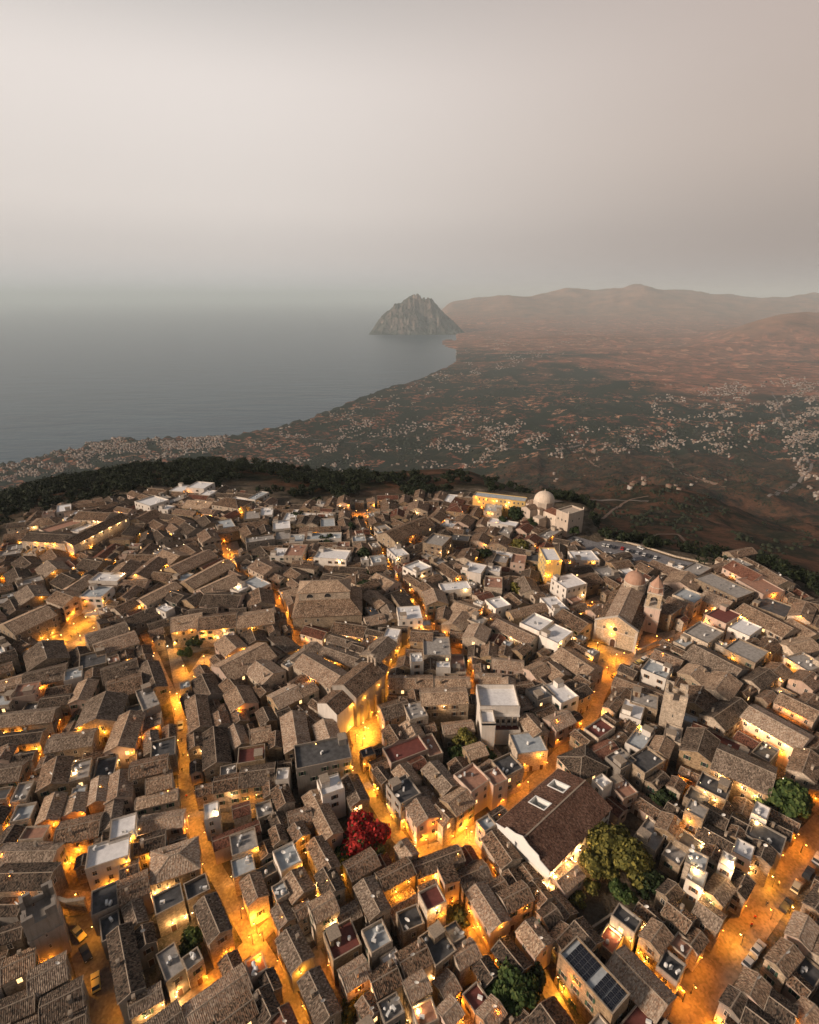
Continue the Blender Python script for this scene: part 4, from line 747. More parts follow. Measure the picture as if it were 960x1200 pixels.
def house_geo(hh):
    X, Y, h = hh['L'] / 2, hh['W'] / 2, hh['h']; w = MB(); r = MB(); ty = hh['t']; rg = random.Random(hh['i'] * 31 + 5)
    rise = Y * rg.uniform(.36, .46); hh['rise'] = rise
    if ty == 'G': gable_walls(w, X, Y, h, rise); gable_roof(r, X, Y, h, rise)
    elif ty == 'H': w.box(-X, -Y, -2, X, Y, h, 0); hip_roof(r, X, Y, h, rise)
    elif ty == 'S':
        rise = 2 * Y * .22; sg = rg.choice((1, -1)); w.box(-X, -Y, -2, X, Y, h, 0, top=False)
        yh = sg * Y
        w.face([(-X*sg,yh,h),(X*sg,yh,h),(X*sg,yh,h+rise),(-X*sg,yh,h+rise)][::-1], 0)
        w.face([(X,-Y,h),(X,Y,h),(X,yh,h+rise)], 0); w.face([(-X,Y,h),(-X,-Y,h),(-X,yh,h+rise)], 0)
        lo = h - .06; q = [(-X-.12,-sg*(Y+.3),lo),(X+.12,-sg*(Y+.3),lo),(X+.12,sg*(Y+.1),h+rise),(-X-.12,sg*(Y+.1),h+rise)]; uv = [(-X,0),(X,0),(X,2*Y),(-X,2*Y)]
        if sg < 0: q = q[::-1]; uv = uv[::-1]
        r.slab([(p[0],p[1],p[2]+.16) for p in q], .16, 0, uv)
        q = [(-X-.14, sg*(Y-.1), h+rise+.2), (X+.14, sg*(Y-.1), h+rise+.2), (X+.14, sg*(Y+.14), h+rise+.24), (-X-.14, sg*(Y+.14), h+rise+.24)]
        r.slab(q if sg > 0 else q[::-1], .1, 1)
    else:
        ph = rg.uniform(.45, .95); t = .26; ring(w, -X, -Y, X, Y, -2, h + ph, t, 0, 1); inner(w, -X, -Y, X, Y, h, h + ph, t, 0)
        r.face([(-X+t,-Y+t,h+.02),(X-t,-Y+t,h+.02),(X-t,Y-t,h+.02),(-X+t,Y-t,h+.02)], 0); hh['ph'] = ph
    hh['wallm'] = rg.choice(WALLS[hh['c']]); hh['roofm'] = (TILE if ty != 'F' else FLOOR)[hh['c']]
    if hh['roofm'] == 'tb': hh['roofm'] = rg.choice(('tb','tb','tb','tb','td','to'))
    hh['wins'] = place_windows(hh, rg); return w, r
def loc2w(hh, x, y): c, s = cos(hh['a']), sin(hh['a']); return hh['x'] + x*c - y*s, hh['y'] + x*s + y*c
def place_windows(hh, rg, pitch=2.9, rows=2, zt=None):
    X, Y, h = hh['L'] / 2, hh['W'] / 2, hh['h']; out = []; a = hh['a']; style = rg.choice(('window_plain', 'window_plain', 'window_green', 'window_brown'))
    for nx, ny, half, off in ((0,-1,X,Y),(0,1,X,Y),(1,0,Y,X),(-1,0,Y,X)):
        wn = (nx*cos(a) - ny*sin(a), nx*sin(a) + ny*cos(a)); cx, cy_ = loc2w(hh, nx*off, ny*off)
        if wn[0] * cx + wn[1] * cy_ > 0 and not abs(wn[0] * cx + wn[1] * cy_) < .35 * math.hypot(cx, cy_): continue
        n = int((2 * half - .8) / pitch)
        for i in range(max(n, 1 if half > 1.5 else 0)):
            t = (i + .5) / max(n, 1) * 2 * half - half + rg.uniform(-.3, .3); t = max(-half + .7, min(half - .7, t))
            lx, ly = (t, ny * off) if nx == 0 else (nx * off, t)
            wx, wy = loc2w(hh, lx + nx * .9, ly + ny * .9); g = gi(wx, wy); oh = HR[g]; st = OCC[g] < 0
            for row in range(rows):
                z = h - 2.1 - 2.9 * row
                if row and not (oh < 1): continue
                if z < .6 or z < oh - .2 or rg.random() < .16: continue
                k = style
                if z < 2.6 and oh < 1 and rg.random() < .45: k = 'door'; z = 0.02
                elif rg.random() < .035: k = 'window_lit'
                out.append((lx, ly, z, atan2(ny, nx) + pi / 2, k))
    return out
# opening meshes: x across, z up from the sill, -y outwards
def opening(name, pane, w=.95, hgt=1.35, door=False, shut=None):
    m = MB(); f = .11; d = -.06
    m.box(-w/2-f, d, -f if not door else 0, -w/2, 0, hgt+f, 0); m.box(w/2, d, -f if not door else 0, w/2+f, 0, hgt+f, 0); m.box(-w/2, d, hgt, w/2, 0, hgt+f, 0, bottom=True)
    if not door: m.box(-w/2-f-.04, d-.06, -f-.05, w/2+f+.04, d, -f+.03, 0, bottom=True)
    m.face([(-w/2,-.015,0),(w/2,-.015,0),(w/2,-.015,hgt),(-w/2,-.015,hgt)], 1)
    if shut is None and not door: m.box(-.025, -.03, 0, .025, -.016, hgt, 0); m.box(-w/2, -.03, hgt*.62, w/2, -.016, hgt*.62+.04, 0)
    if shut is not None:
        for s in (-1, 1): m.box(s*(w/2+.28)-.24, -.10, 0, s*(w/2+.28)+.24, -.062, hgt, 2)
    return m, [M['trim'], pane] + ([shut] if shut is not None else [])
OPN = {'window_plain': opening('w', M['glass']), 'window_green': opening('w', M['glass'], shut=M['green']), 'window_brown': opening('w', M['glass'], shut=M['brown']),
       'window_lit': opening('w', M['litwin']), 'door': opening('d', M['brown'], 1.1, 2.15, True)}
OPM = {k: v[0].mesh(k, v[1]) for k, v in OPN.items()}
ch = MB(); ch.box(-.3, -.3, -1.2, .3, .3, 1.0, 0); ch.box(-.38, -.38, 1.0, .38, .38, 1.1, 1, bottom=True); ch.box(-.2,-.2,1.1,.2,.2,1.35,0); ch.box(-.36,-.36,1.35,.36,.36,1.42,1,bottom=True)
CHM = {k: ch.mesh('chimney', [M[k], M['cap']]) for k in ('ws','wo','wl','ww','wp','wg','wy')}
ds = MB(); ds.box(-.03,-.03,0,.03,.03,.7,1)
for j in range(14):
    t0, t1 = 2*pi*j/14, 2*pi*(j+1)/14; R_ = .5
    ds.face([(0,-.12,1.0),(R_*cos(t0),-.3,1.0+R_*sin(t0)),(R_*cos(t1),-.3,1.0+R_*sin(t1))], 0); ds.face([(0,-.09,1.0),(R_*cos(t1),-.27,1.0+R_*sin(t1)),(R_*cos(t0),-.27,1.0+R_*sin(t0))], 0)
DSM = ds.mesh('satellite_dish', [M['whitep'], M['metal']])
tk = MB(); tk.ngon(0,0,.62,16,.25,1.35,0,cap=False); tk.ngon(0,0,.62,16,1.35,1.6,0,taper=.25); tk.box(-.5,-.5,0,.5,.5,.25,1)
TKM = [tk.mesh('water_tank', [M[k], M['metal']]) for k in ('whitep', 'metal')]
ac = MB(); ac.box(-.42,-.2,.08,.42,.2,.75,0); ac.box(-.4,-.16,0,-.3,.16,.08,1); ac.box(.3,-.16,0,.4,.16,.08,1); ac.ngon(-.1,-.215,.01,3,0,.01,1)
ac.face([(-.3,-.205,.18),(.12,-.205,.18),(.12,-.205,.65),(-.3,-.205,.65)], 1); ACM = ac.mesh('air_conditioner', [M['whitep'], M['metal']])
cb = MB(); cb.box(-1.2,-1.4,0,1.2,1.4,2.2,0,top=False); cb.slab([(-1.35,-1.55,2.32),(1.35,-1.55,2.32),(1.35,1.55,2.32),(-1.35,1.55,2.32)],.12,1); cb.face([(-.45,-1.41,0),(.45,-1.41,0),(.45,-1.41,1.95),(-.45,-1.41,1.95)],2)
CBM = {k: cb.mesh('stair_cabin', [M[k], M['cap'], M['brown']]) for k in ('ws','wo','wl','ww','wp','wg','wy')}
# rank by how large they show; the 300-odd largest are things of their own
def shown(hh):
    px = hh['x'] / max(hh['y'] * CP + 133 * SP, 1); d2 = hh['x'] ** 2 + hh['y'] ** 2 + 133 ** 2
    v = hh['L'] * hh['W'] * 133 / d2 ** 1.5 * (1.15 if hh['src'] != '-' else 1)
    zc = hh['y'] * CP + 133 * SP; xx = 480 + FL * hh['x'] / zc; yy = 600 + FL * (133 * CP - hh['y'] * SP) / zc; hh['px'], hh['py'] = xx, yy
    return v if -12 < xx < 972 and yy < 1212 else -1
for hh in H_: hh['show'] = shown(hh)
order = sorted(H_, key=lambda q: -q['show']); IND = set(q['i'] for q in order[:310] if q['show'] > 0)
HOBJ = {}; stuffW = MB(); SM = ['ws','wo','wl','ww','wp','wg','wy','cap','tb','td','tr','to','fw','fg','fl','fd','fr','fp','trim','glass','green','brown','litwin','whitep','metal']; SI = {k: i for i, k in enumerate(SM)}
ADJ = {}
for hh in H_:
    w, r = house_geo(hh); rg = random.Random(hh['i'] * 17 + 3); X, Y, h = hh['L'] / 2, hh['W'] / 2, hh['h']
    ex = []
    if hh['t'] in 'GSH':
        if rg.random() < .42 and hh['L'] > 5:
            cx, cyy = rg.uniform(-.7, .7) * X, rg.choice((-.5, .5)) * Y; ex.append(('chimney', CHM[hh['wallm']], (cx, cyy, h + hh['rise'] * .5 + .35), 0, 1))
        if rg.random() < .22: ex.append(('satellite_dish', DSM, (rg.uniform(-.8, .8) * X, 0, h + hh['rise'] + .1 if hh['t'] != 'S' else h + .9), rg.uniform(-.5, .5) - hh['a'], 1.0))
    else:
        if X > 2.8 and Y > 2.4 and rg.random() < .5: ex.append(('stair_cabin', CBM[hh['wallm']], (rg.choice((-1, 1)) * (X - 1.8), rg.choice((-1, 1)) * (Y - 1.95), h + .02), rg.choice((0, pi)), 1))
        for k in range(rg.choice((0, 0, 1, 1, 2))): ex.append(('water_tank', TKM[rg.random() < .35], (rg.uniform(-.6, .6) * X, rg.uniform(-.6, .6) * Y, h + .02), rg.uniform(0, 3), rg.uniform(.45, .75)))
        for k in range(rg.choice((0, 1, 2))): ex.append(('air_conditioner', ACM, (rg.uniform(-.7, .7) * X, rg.uniform(-.7, .7) * Y, h + .02), rg.uniform(0, 6), 1.2))
        if rg.random() < .3: ex.append(('satellite_dish', DSM, (rg.uniform(-.8, .8) * X, rg.uniform(-.8, .8) * Y, h + .02), rg.uniform(-.5, .5) - hh['a'], 1.3))
    if hh['i'] in IND:
        o = thing('stone_house' if hh['t'] != 'F' else 'flat_roofed_house', 'house', (hh['x'], hh['y'], 0), hh['a'], 'old town houses'); HOBJ[hh['i']] = o; hh['obj'] = o
        w.obj('wall', [M[hh['wallm']], M['cap']], o); r.obj('roof' if hh['t'] != 'F' else 'roof_terrace', [M[hh['roofm']], M['cap']], o)
        for (lx, ly, z, rz, k) in hh['wins']: link('window' if k != 'door' else 'door', OPM[k], o, (lx + .004 * sin(rz), ly - .004 * cos(rz), z), rz)
        for nm, me, l_, rz, s_ in ex:
            q = link(nm, me, o, l_, rz); q.scale = (s_, s_, s_)
    else:
        T_ = Matrix.Translation((hh['x'], hh['y'], 0)) @ Matrix.Rotation(hh['a'], 4, 'Z')
        stuffW.merge(w, T_, [SI[hh['wallm']], SI['cap']]); stuffW.merge(r, T_, [SI[hh['roofm']], SI['cap']])
        for (lx, ly, z, rz, k) in hh['wins']:
            mm_, ml = OPN[k]; names = ['trim', {'window_lit': 'litwin', 'door': 'brown'}.get(k, 'glass')] + ([k[7:]] if k in ('window_green', 'window_brown') else [])
            stuffW.merge(mm_, T_ @ Matrix.Translation((lx + .004 * sin(rz), ly - .004 * cos(rz), z)) @ Matrix.Rotation(rz, 4, 'Z'), [SI[q] for q in names])
        for nm, me, l_, rz, s_ in ex:
            src, names = {'chimney': (ch, [hh['wallm'], 'cap']), 'satellite_dish': (ds, ['whitep', 'metal']), 'water_tank': (tk, ['whitep', 'metal']), 'air_conditioner': (ac, ['whitep', 'metal']), 'stair_cabin': (cb, [hh['wallm'], 'cap', 'brown'])}[nm]
            stuffW.merge(src, T_ @ Matrix.Translation(l_) @ Matrix.Rotation(rz, 4, 'Z') @ Matrix.Scale(s_, 4), [SI[q] for q in names])
STUFF = struct(stuffW.obj('small_town_houses', [M[k] for k in SM]), 'stuff', label='crowd of small and distant old town houses packed between the nearer ones')
# ------------------------------------------------------------------ landmark buildings
def lmk(key, name, cat, label):
    x, y, L, W, a, h = LM[key]; o = thing(name, cat, (x, y, 0), a, label=label); return o, L / 2, W / 2, h
def wins(key, o, rows=2, pitch=3.2, seed=3, kinds=None):
    x, y, L, W, a, h = LM[key]; hh = dict(x=x, y=y, L=L, W=W, a=a, h=h)
    for (lx, ly, z, rz, k) in place_windows(hh, random.Random(seed), pitch, rows):
        if kinds: k = kinds
        link('window' if k != 'door' else 'door', OPM[k], o, (lx + .004 * sin(rz), ly - .004 * cos(rz), z), rz)
def simple(key, name, cat, label, ty, wallm, roofm, rise=.42, ov=.4, rows=2, pitch=3.2, kinds=None, par=.9):
    o, X, Y, h = lmk(key, name, cat, label); w = MB(); r = MB()
    if ty == 'G': gable_walls(w, X, Y, h, Y * rise); gable_roof(r, X, Y, h, Y * rise, ov)
    elif ty == 'H': w.box(-X, -Y, -2, X, Y, h, 0); hip_roof(r, X, Y, h, Y * rise, ov)
    else:
        ring(w, -X, -Y, X, Y, -2, h + par, .3, 0, 1); inner(w, -X, -Y, X, Y, h, h + par, .3, 0); r.face([(-X+.3,-Y+.3,h+.02),(X-.3,-Y+.3,h+.02),(X-.3,Y-.3,h+.02),(-X+.3,Y-.3,h+.02)])
    w.obj('wall', [M[wallm], M['cap']], o); r.obj('roof' if ty != 'F' else 'roof_terrace', [M[roofm], M['cap']], o)
    if rows: wins(key, o, rows, pitch, kinds=kinds)
    return o, X, Y, h
def arch_poly(w, h, n=10): return [(-w/2, 0), (w/2, 0)] + [(w/2*cos(pi*i/n), h - w/2 + w/2*sin(pi*i/n)) for i in range(n+1)]
def arch(name, w, h, pane, parent, loc, rz, frame='trim', fr=.22, dep=.14):
    m = MB(); a = arch_poly(w, h); b = [(p[0]*(w+2*fr)/w, p[1] if p[1] <= 0 else p[1]*(h+fr)/h) for p in a]; n = len(a)
    m.face([(p[0], -.02, p[1]) for p in a], 1)
    for i in range(1, n - 1 + 1):
        j = (i + 1) % n
        if i == 0: continue
        m.face([(a[i][0],-dep,a[i][1]),(b[i][0],-dep,b[i][1]),(b[j][0],-dep,b[j][1]),(a[j][0],-dep,a[j][1])], 0)
        m.face([(a[i][0],-dep,a[i][1]),(a[j][0],-dep,a[j][1]),(a[j][0],0,a[j][1]),(a[i][0],0,a[i][1])], 0)
        m.face([(b[j][0],-dep,b[j][1]),(b[i][0],-dep,b[i][1]),(b[i][0],0,b[i][1]),(b[j][0],0,b[j][1])], 0)
    return m.obj(name, [M[frame], M[pane]], parent, loc=loc, rz=rz)
# --- parish church with pink dome
M['dome'] = wall_mat('pink_plaster_dome', (.56,.36,.27), (.44,.27,.20), block=False, stain=.25)
M['facade'] = wall_mat('gold_limestone', (.58,.48,.36), (.47,.38,.28), stain=.4)
o, X, Y, h = lmk('church', 'church', 'church', 'gable-fronted stone church with a pink dome facing the lit square')
w = MB(); w.prism([(-X,-Y),(X,-Y),(X,-Y+1.1),(-X,-Y+1.1)], -2, 9.6, 0, cap=False)
for yy, fl in ((-Y, 1), (-Y+1.1, -1)):
    q = [(-X,yy,9.6),(X,yy,9.6),(X,yy,10.2),(0,yy,14.6),(-X,yy,10.2)]; w.face(q[::fl], 0)
for q in ([(X,-Y,9.6),(X,-Y+1.1,9.6),(X,-Y+1.1,10.2),(X,-Y,10.2)], [(-X,-Y+1.1,9.6),(-X,-Y,9.6),(-X,-Y,10.2),(-X,-Y+1.1,10.2)]): w.face(q, 0)
for sg in (1, -1):
    q = [(sg*(X+.2),-Y-.2,10.25),(sg*(X+.2),-Y+1.3,10.25),(0,-Y+1.3,14.85),(0,-Y-.2,14.85)]; w.slab(q if sg > 0 else q[::-1], .25, 1)
for px_ in (-X+.5, X-.5): w.box(px_-.5, -Y-.18, -2, px_+.5, -Y-.003, 9.7, 1)
w.box(-X+1.02, -Y-.12, 7.0, X-1.02, -Y-.004, 7.35, 1, bottom=True)
w.obj('facade', [M['facade'], M['trim']], o)
arch('door', 2.0, 3.6, 'brown', o, (-.4, -Y-.004, 0), 0, dep=.35, fr=.45)
rw = MB()
for i in range(24):
    t0, t1 = 2*pi*i/24, 2*pi*(i+1)/24
    rw.face([(0,-.05,0),(1.0*cos(t1),-.05,1.0*sin(t1)),(1.0*cos(t0),-.05,1.0*sin(t0))][::-1], 1)
    rw.face([(1.0*cos(t0),-.14,1.0*sin(t0)),(1.35*cos(t0),-.14,1.35*sin(t0)),(1.35*cos(t1),-.14,1.35*sin(t1)),(1.0*cos(t1),-.14,1.0*sin(t1))], 0)
    rw.face([(1.35*cos(t0),-.14,1.35*sin(t0)),(1.35*cos(t0),0,1.35*sin(t0)),(1.35*cos(t1),0,1.35*sin(t1)),(1.35*cos(t1),-.14,1.35*sin(t1))], 0)
rw.obj('round_window', [M['trim'], M['glass']], o, loc=(-.2, -Y-.004, 8.6))
for sx in (-4.6, 4.4): link('window', OPM['window_plain'], o, (sx, -Y-.004, 7.6))
m = MB(); r = MB(); gable_walls(m, Y - 4.2, 5.0, 11.8, 2.3); gable_roof(r, Y - 4.2, 5.0, 11.8, 2.3, .3)
m.obj('nave_wall', [M['wl'], M['cap']], o, loc=(0, -3.0, 0), rz=pi/2); r.obj('nave_roof', [M['to'], M['cap']], o, loc=(0, -3.0, 0), rz=pi/2)
for sx, nm in ((-1, 'aisle'), (1, 'aisle')):
    m = MB(); m.box(sx*4.72, -Y+1.2, -2, sx*(X-.2), 14, 7.4, 0, top=False); r = MB(); n = 7
    for k in range(n):
        y0 = -Y + 1.25 + k * (14 + Y - 1.3) / n; y1 = y0 + (14 + Y - 1.3) / n - .05; dz = .55 * (k % 2)
        q = [(sx*(X+.1), y0, 7.3), (sx*4.75, y0, 9.3 + dz), (sx*4.75, y1, 9.3 - .0), (sx*(X+.1), y1, 7.3)]
        yc_ = (y0 + y1) / 2
        for (ya, yb, za, zb) in ((y0, yc_, 0, .9), (yc_, y1, .9, 0)):
            q = [(sx*(X+.1), ya, 7.3+za), (sx*4.75, ya, 9.3+za*.6), (sx*4.75, yb, 9.3+zb*.6), (sx*(X+.1), yb, 7.3+zb)]
            if sx > 0: q = q[::-1]
            r.slab([(p[0],p[1],p[2]+.15) for p in q], .15, 0, [(0,ya),(4,ya),(4,yb),(0,yb)])
        m.box(sx*(X-.19), y1-.35, -2, sx*(X+.35), y1+.25, 6.9, 0)
    m.face([(sx*4.74,-Y+1.2,7.4),(sx*(X-.2),-Y+1.2,7.4),(sx*4.74,-Y+1.2,9.3)]); 
    oo = m.obj('aisle', [M['wl'], M['cap']], o); r.obj('aisle_roof', [M['tb'], M['cap']], oo)
m = MB(); r = MB(); gable_walls(m, 4.6, 7.2, 9.0, 2.0); gable_roof(r, 4.6, 7.2, 9.0, 2.0, .3); mm_ = m.obj('choir', [M['wl'], M['cap']], o, loc=(0, Y - 4.7, 0), rz=0); r.obj('roof', [M['tb'], M['cap']], mm_)
m = MB(); m.ngon(0, 0, 4.7, 12, 8, 15.2, 0, cap=False); m.ngon(0, 0, 4.95, 12, 15.2, 15.6, 1); m.obj('drum', [M['wl'], M['trim']], o, loc=(.3, 13, 0))
m = MB(); m.dome(0, 0, 15.6, 4.6, 5.0, 0, 24, 10); m.ngon(0, 0, .45, 8, 20.3, 21.4, 0); m.ngon(0, 0, .5, 8, 21.4, 22.6, 0, taper=.02); m.obj('dome', M['dome'], o, loc=(.3, 13, 0), smooth=False)
for k in range(12):
    t_ = 2*pi*(k+.5)/12
    if k % 3 == 1: link('window', OPM['window_plain'], o, (.3 + 4.56*cos(t_), 13 + 4.56*sin(t_), 12.2), t_ + pi/2)
# --- bell tower
o, X, Y, h = lmk('belltower', 'bell_tower', 'bell tower', 'tall baroque bell tower with pointed cap beside the pink-domed church')
m = MB(); m.box(-X, -Y, -2, X, Y, 12.2, 0); m.box(-X-.25, -Y-.25, 12.2, X+.25, Y+.25, 12.8, 1, bottom=True); m.box(-X-.15, -Y-.15, 6.2, X+.15, -Y-.003, 6.6, 1, bottom=True); m.obj('shaft', [M['wp'], M['trim']], o)
m = MB(); x_, y_ = X - .35, Y - .35
for sx in (-1, 1):
    for sy in (-1, 1): m.box(sx*x_, sy*y_, 12.8, sx*(x_-1.45), sy*(y_-1.45), 18.2, 0)
m.box(-x_, -y_, 18.2, x_, y_, 19.2, 0, bottom=True); m.box(-x_-.3, -y_-.3, 19.2, x_+.3, y_+.3, 19.7, 1, bottom=True)
for t_ in range(4):       # arch spandrels
    R_ = Matrix.Rotation(t_ * pi / 2, 4, 'Z'); s_ = MB(); a = arch_poly(2 * (x_ - 1.45), 5.0, 8)[2:]
    for i in range(len(a) - 1): s_.face([(a[i][0], -y_+.01, 12.8+a[i][1]), (a[i+1][0], -y_+.01, 12.8+a[i+1][1]), (a[i+1][0], -y_+.01, 18.19), (a[i][0], -y_+.01, 18.19)][::-1], 0)
    m.merge(s_, R_)
m.obj('belfry', [M['facade'], M['trim']], o)
m = MB(); m.ngon(0, 0, 3.0, 8, 19.7, 22.0, 0, rot=pi/8); m.ngon(0, 0, 3.2, 8, 22.0, 22.3, 1, rot=pi/8); m.ngon(0, 0, 2.9, 8, 22.3, 26.2, 0, taper=.12, rot=pi/8); m.ngon(0, 0, .35, 6, 26.2, 27.4, 0, taper=.1)
for sx in (-1, 1):
    for sy in (-1, 1): m.ngon(sx*(x_-.2), sy*(y_-.2), .35, 4, 19.7, 21.6, 0, taper=.1, rot=pi/4)
m.obj('spire', [M['dome'], M['trim']], o)
m = MB(); m.ngon(0, 0, .75, 12, 15.0, 16.6, 0, taper=.55); m.ngon(0, 0, .06, 6, 16.6, 18.1, 0); m.obj('bell', M['metal'], o)
for sx in (-1, 1): link('window', OPM['window_plain'], o, (0, -Y-.004, 8 if sx > 0 else 3.6))
# --- white domed church on the cliff
M['wpale'] = wall_mat('cream_plaster', (.66,.57,.49), (.54,.46,.39), block=False, stain=.4)
o, X, Y, h = lmk('cliffchurch', 'cliff_church', 'church', 'pale church with a white dome and blocky end standing at the cliff edge')
m = MB(); r = MB(); gable_walls(m, X - 5, Y - 1, 10.5, 1.6); gable_roof(r, X - 5, Y - 1, 10.5, 1.6, .2); m.obj('nave_wall', [M['wpale'], M['cap']], o, loc=(-2, 0, 0)); r.obj('nave_roof', [M['tr'], M['cap']], o, loc=(-2, 0, 0))
m = MB(); ring(m, X-10, -Y-.6, X, Y+.6, -6, 15.6, .5, 0, 1); inner(m, X-10, -Y-.6, X, Y+.6, 14.6, 15.6, .5, 0); m.face([(X-9.5,-Y-.1,14.6),(X-.5,-Y-.1,14.6),(X-.5,Y+.1,14.6),(X-9.5,Y+.1,14.6)], 0); m.box(X-.6,-Y-.6,15.61,X,-Y,17.2,1); m.box(X-.6,Y,15.61,X,Y+.6,17.2,1); m.obj('end_block', [M['wpale'], M['trim']], o)
m = MB(); m.ngon(0, 0, 7.0, 8, 8, 14.8, 0, rot=.2); m.ngon(0, 0, 7.3, 8, 14.8, 15.3, 1, rot=.2); m.obj('drum', [M['wpale'], M['trim']], o, loc=(-9, 0, 0)); m = MB(); m.dome(0, 0, 15.3, 6.6, 6.0, 0, 24, 10); m.ngon(0, 0, .4, 8, 21.2, 22.8, 0, taper=.3); m.obj('dome', M['wpale'], o, loc=(-9, 0, 0))
m = MB(); r = MB(); gable_walls(m, 5, 4, 11.5, 1.5); gable_roof(r, 5, 4, 11.5, 1.5, .2); q = m.obj('side_chapel', [M['wpale'], M['cap']], o, loc=(-11, -9.5, 0), rz=pi/2); r.obj('roof', [M['to'], M['cap']], q)
m = MB(); m.ngon(0, 0, 5, 10, -4, 11.5, 0, cap=False); m.ngon(0, 0, 5.3, 10, 11.5, 13.6, 1, taper=.1); m.obj('apse', [M['wpale'], M['to']], o, loc=(-X+1, -2, 0))
m = MB(); m.ngon(0, 0, 2.6, 8, 10, 13.2, 0); m.dome(0, 0, 13.2, 2.5, 2.2, 0, 16, 6); m.obj('small_dome', M['wpale'], o, loc=(-16.5, 2, 0)); m = MB(); m.box(-4.2, -5, -4, 4.2, 2, 6.2, 0); m.box(-1.5, -4.5, 6.2, 3.8, 1.5, 8.4, 0); m.obj('side_block', [M['wpale']], o, loc=(-2.5, -10.2, 0)); m = MB(); r = MB(); hip_roof(r, 4.6, 7.6, 11.4, 1.7, .2); m.box(-4.6, -7.6, -2, 4.6, 7.6, 11.4, 0); q = m.obj('transept', [M['wpale']], o, loc=(-9, -1, 0)); r.obj('roof', [M['to'], M['cap']], q)
for lx in (X-8, X-5, X-2): link('window', OPM['window_plain'], o, (lx, -Y-.604, 9.6))
for lx in (-1, 3, 7): link('window', OPM['window_plain'], o, (lx, -Y+.996, 6.6))
link('window', OPM['window_plain'], o, (-11, -14.504, 8))
for ly in (-3, 3): link('window', OPM['window_plain'], o, (X+.004, ly, 9.6), pi/2)
# --- battlemented towers
def tower(key, label, wm, gap=1.5, mh=2.4):
    o, X, Y, h = lmk(key, 'battlemented_tower', 'tower', label); m = MB(); t = .75; ring(m, -X, -Y, X, Y, -2, h, t, 0); inner(m, -X, -Y, X, Y, h - 1.2, h, t, 0)
    m.face([(-X+t,-Y+t,h-1.2),(X-t,-Y+t,h-1.2),(X-t,Y-t,h-1.2),(-X+t,Y-t,h-1.2)], 0); m.box(-X-.12,-Y-.12,h-4.6,X+.12,Y+.12,h-4.3,0,bottom=True); m.obj('shaft', [M[wm]], o)
    n = MB(); c = (X * 2 - gap) / 2
    for sx in (-1, 1):
        for sy in (-1, 1):
            n.box(sx*X, sy*Y, h+.004, sx*(X-c+.2), sy*(Y-t), h+mh, 0); n.box(sx*X, sy*(Y-t-.003), h+.004, sx*(X-t), sy*(Y-c+.2), h+mh, 0)
    n.obj('battlements', [M[wm]], o)
    for lx, ly, rz in ((0, -Y-.004, 0), (-X-.004, 0, -pi/2), (X+.004, 0, pi/2)):
        for z in (h*.35, h*.62): k = link('arrow_slit', OPM['window_plain'], o, (lx, ly, z), rz); k.scale = (.4, 1, .8)
tower('tower', 'tall battlemented stone tower rising behind the cloister roofs', 'wl'); tower('tower2', 'dark battlemented stone tower beside the narrow street with three parked cars', 'wg', 1.8, 2.2)
# --- big tiled hall with two light wells
o, X, Y, h = lmk('redhall', 'great_hall', 'hall', 'large hall with a dark russet tiled roof pierced by two white light wells'); rise = 2.7; m = MB(); r = MB(); gable_walls(m, X, Y, h, rise); m.obj('wall', [M['ww'], M['cap']], o)
def loc_(px, py, z): p = at(px, py, z); return (p.x - LM['redhall'][0]) * cos(LM['redhall'][4]) + (p.y - LM['redhall'][1]) * sin(LM['redhall'][4]), -(p.x - LM['redhall'][0]) * sin(LM['redhall'][4]) + (p.y - LM['redhall'][1]) * cos(LM['redhall'][4])
wc = [loc_(643, 950, h + 1.3), loc_(672, 935, h + 1.3)]; hw_, y0_, y1_ = 1.45, 2.0, 6.8
xs_ = [-X-.12] + [v for w_ in wc for v in (w_[0]-hw_, w_[0]+hw_)] + [X+.12]; ys_ = [Y+.4, y1_, y0_, 0]; kz = lambda y: h + rise * (1 - y / Y) + .16
for i in range(5):
    for j in range(3):
        if i in (1, 3) and j == 1: continue
        q = [(xs_[i+1], ys_[j], kz(ys_[j])), (xs_[i], ys_[j], kz(ys_[j])), (xs_[i], ys_[j+1], kz(ys_[j+1])), (xs_[i+1], ys_[j+1], kz(ys_[j+1]))]; r.face(q, 0, [(p[0], -p[1]) for p in q])
q = [(-X-.12, -Y-.4, kz(Y+.4)), (X+.12, -Y-.4, kz(Y+.4)), (X+.12, 0, kz(0)), (-X-.12, 0, kz(0))]; r.slab(q, .16, 0, [(p[0], p[1]) for p in q]); r.slab([(-X-.12,-.2,kz(0)+.1),(X+.12,-.2,kz(0)+.1),(X+.12,.2,kz(0)+.1),(-X-.12,.2,kz(0)+.1)], .12, 1); r.box(-X-.12, Y+.38, kz(Y+.4)-.2, X+.12, Y+.5, kz(Y+.4)+.02, 1)
r.obj('roof', [M['th'], M['cap']], o)
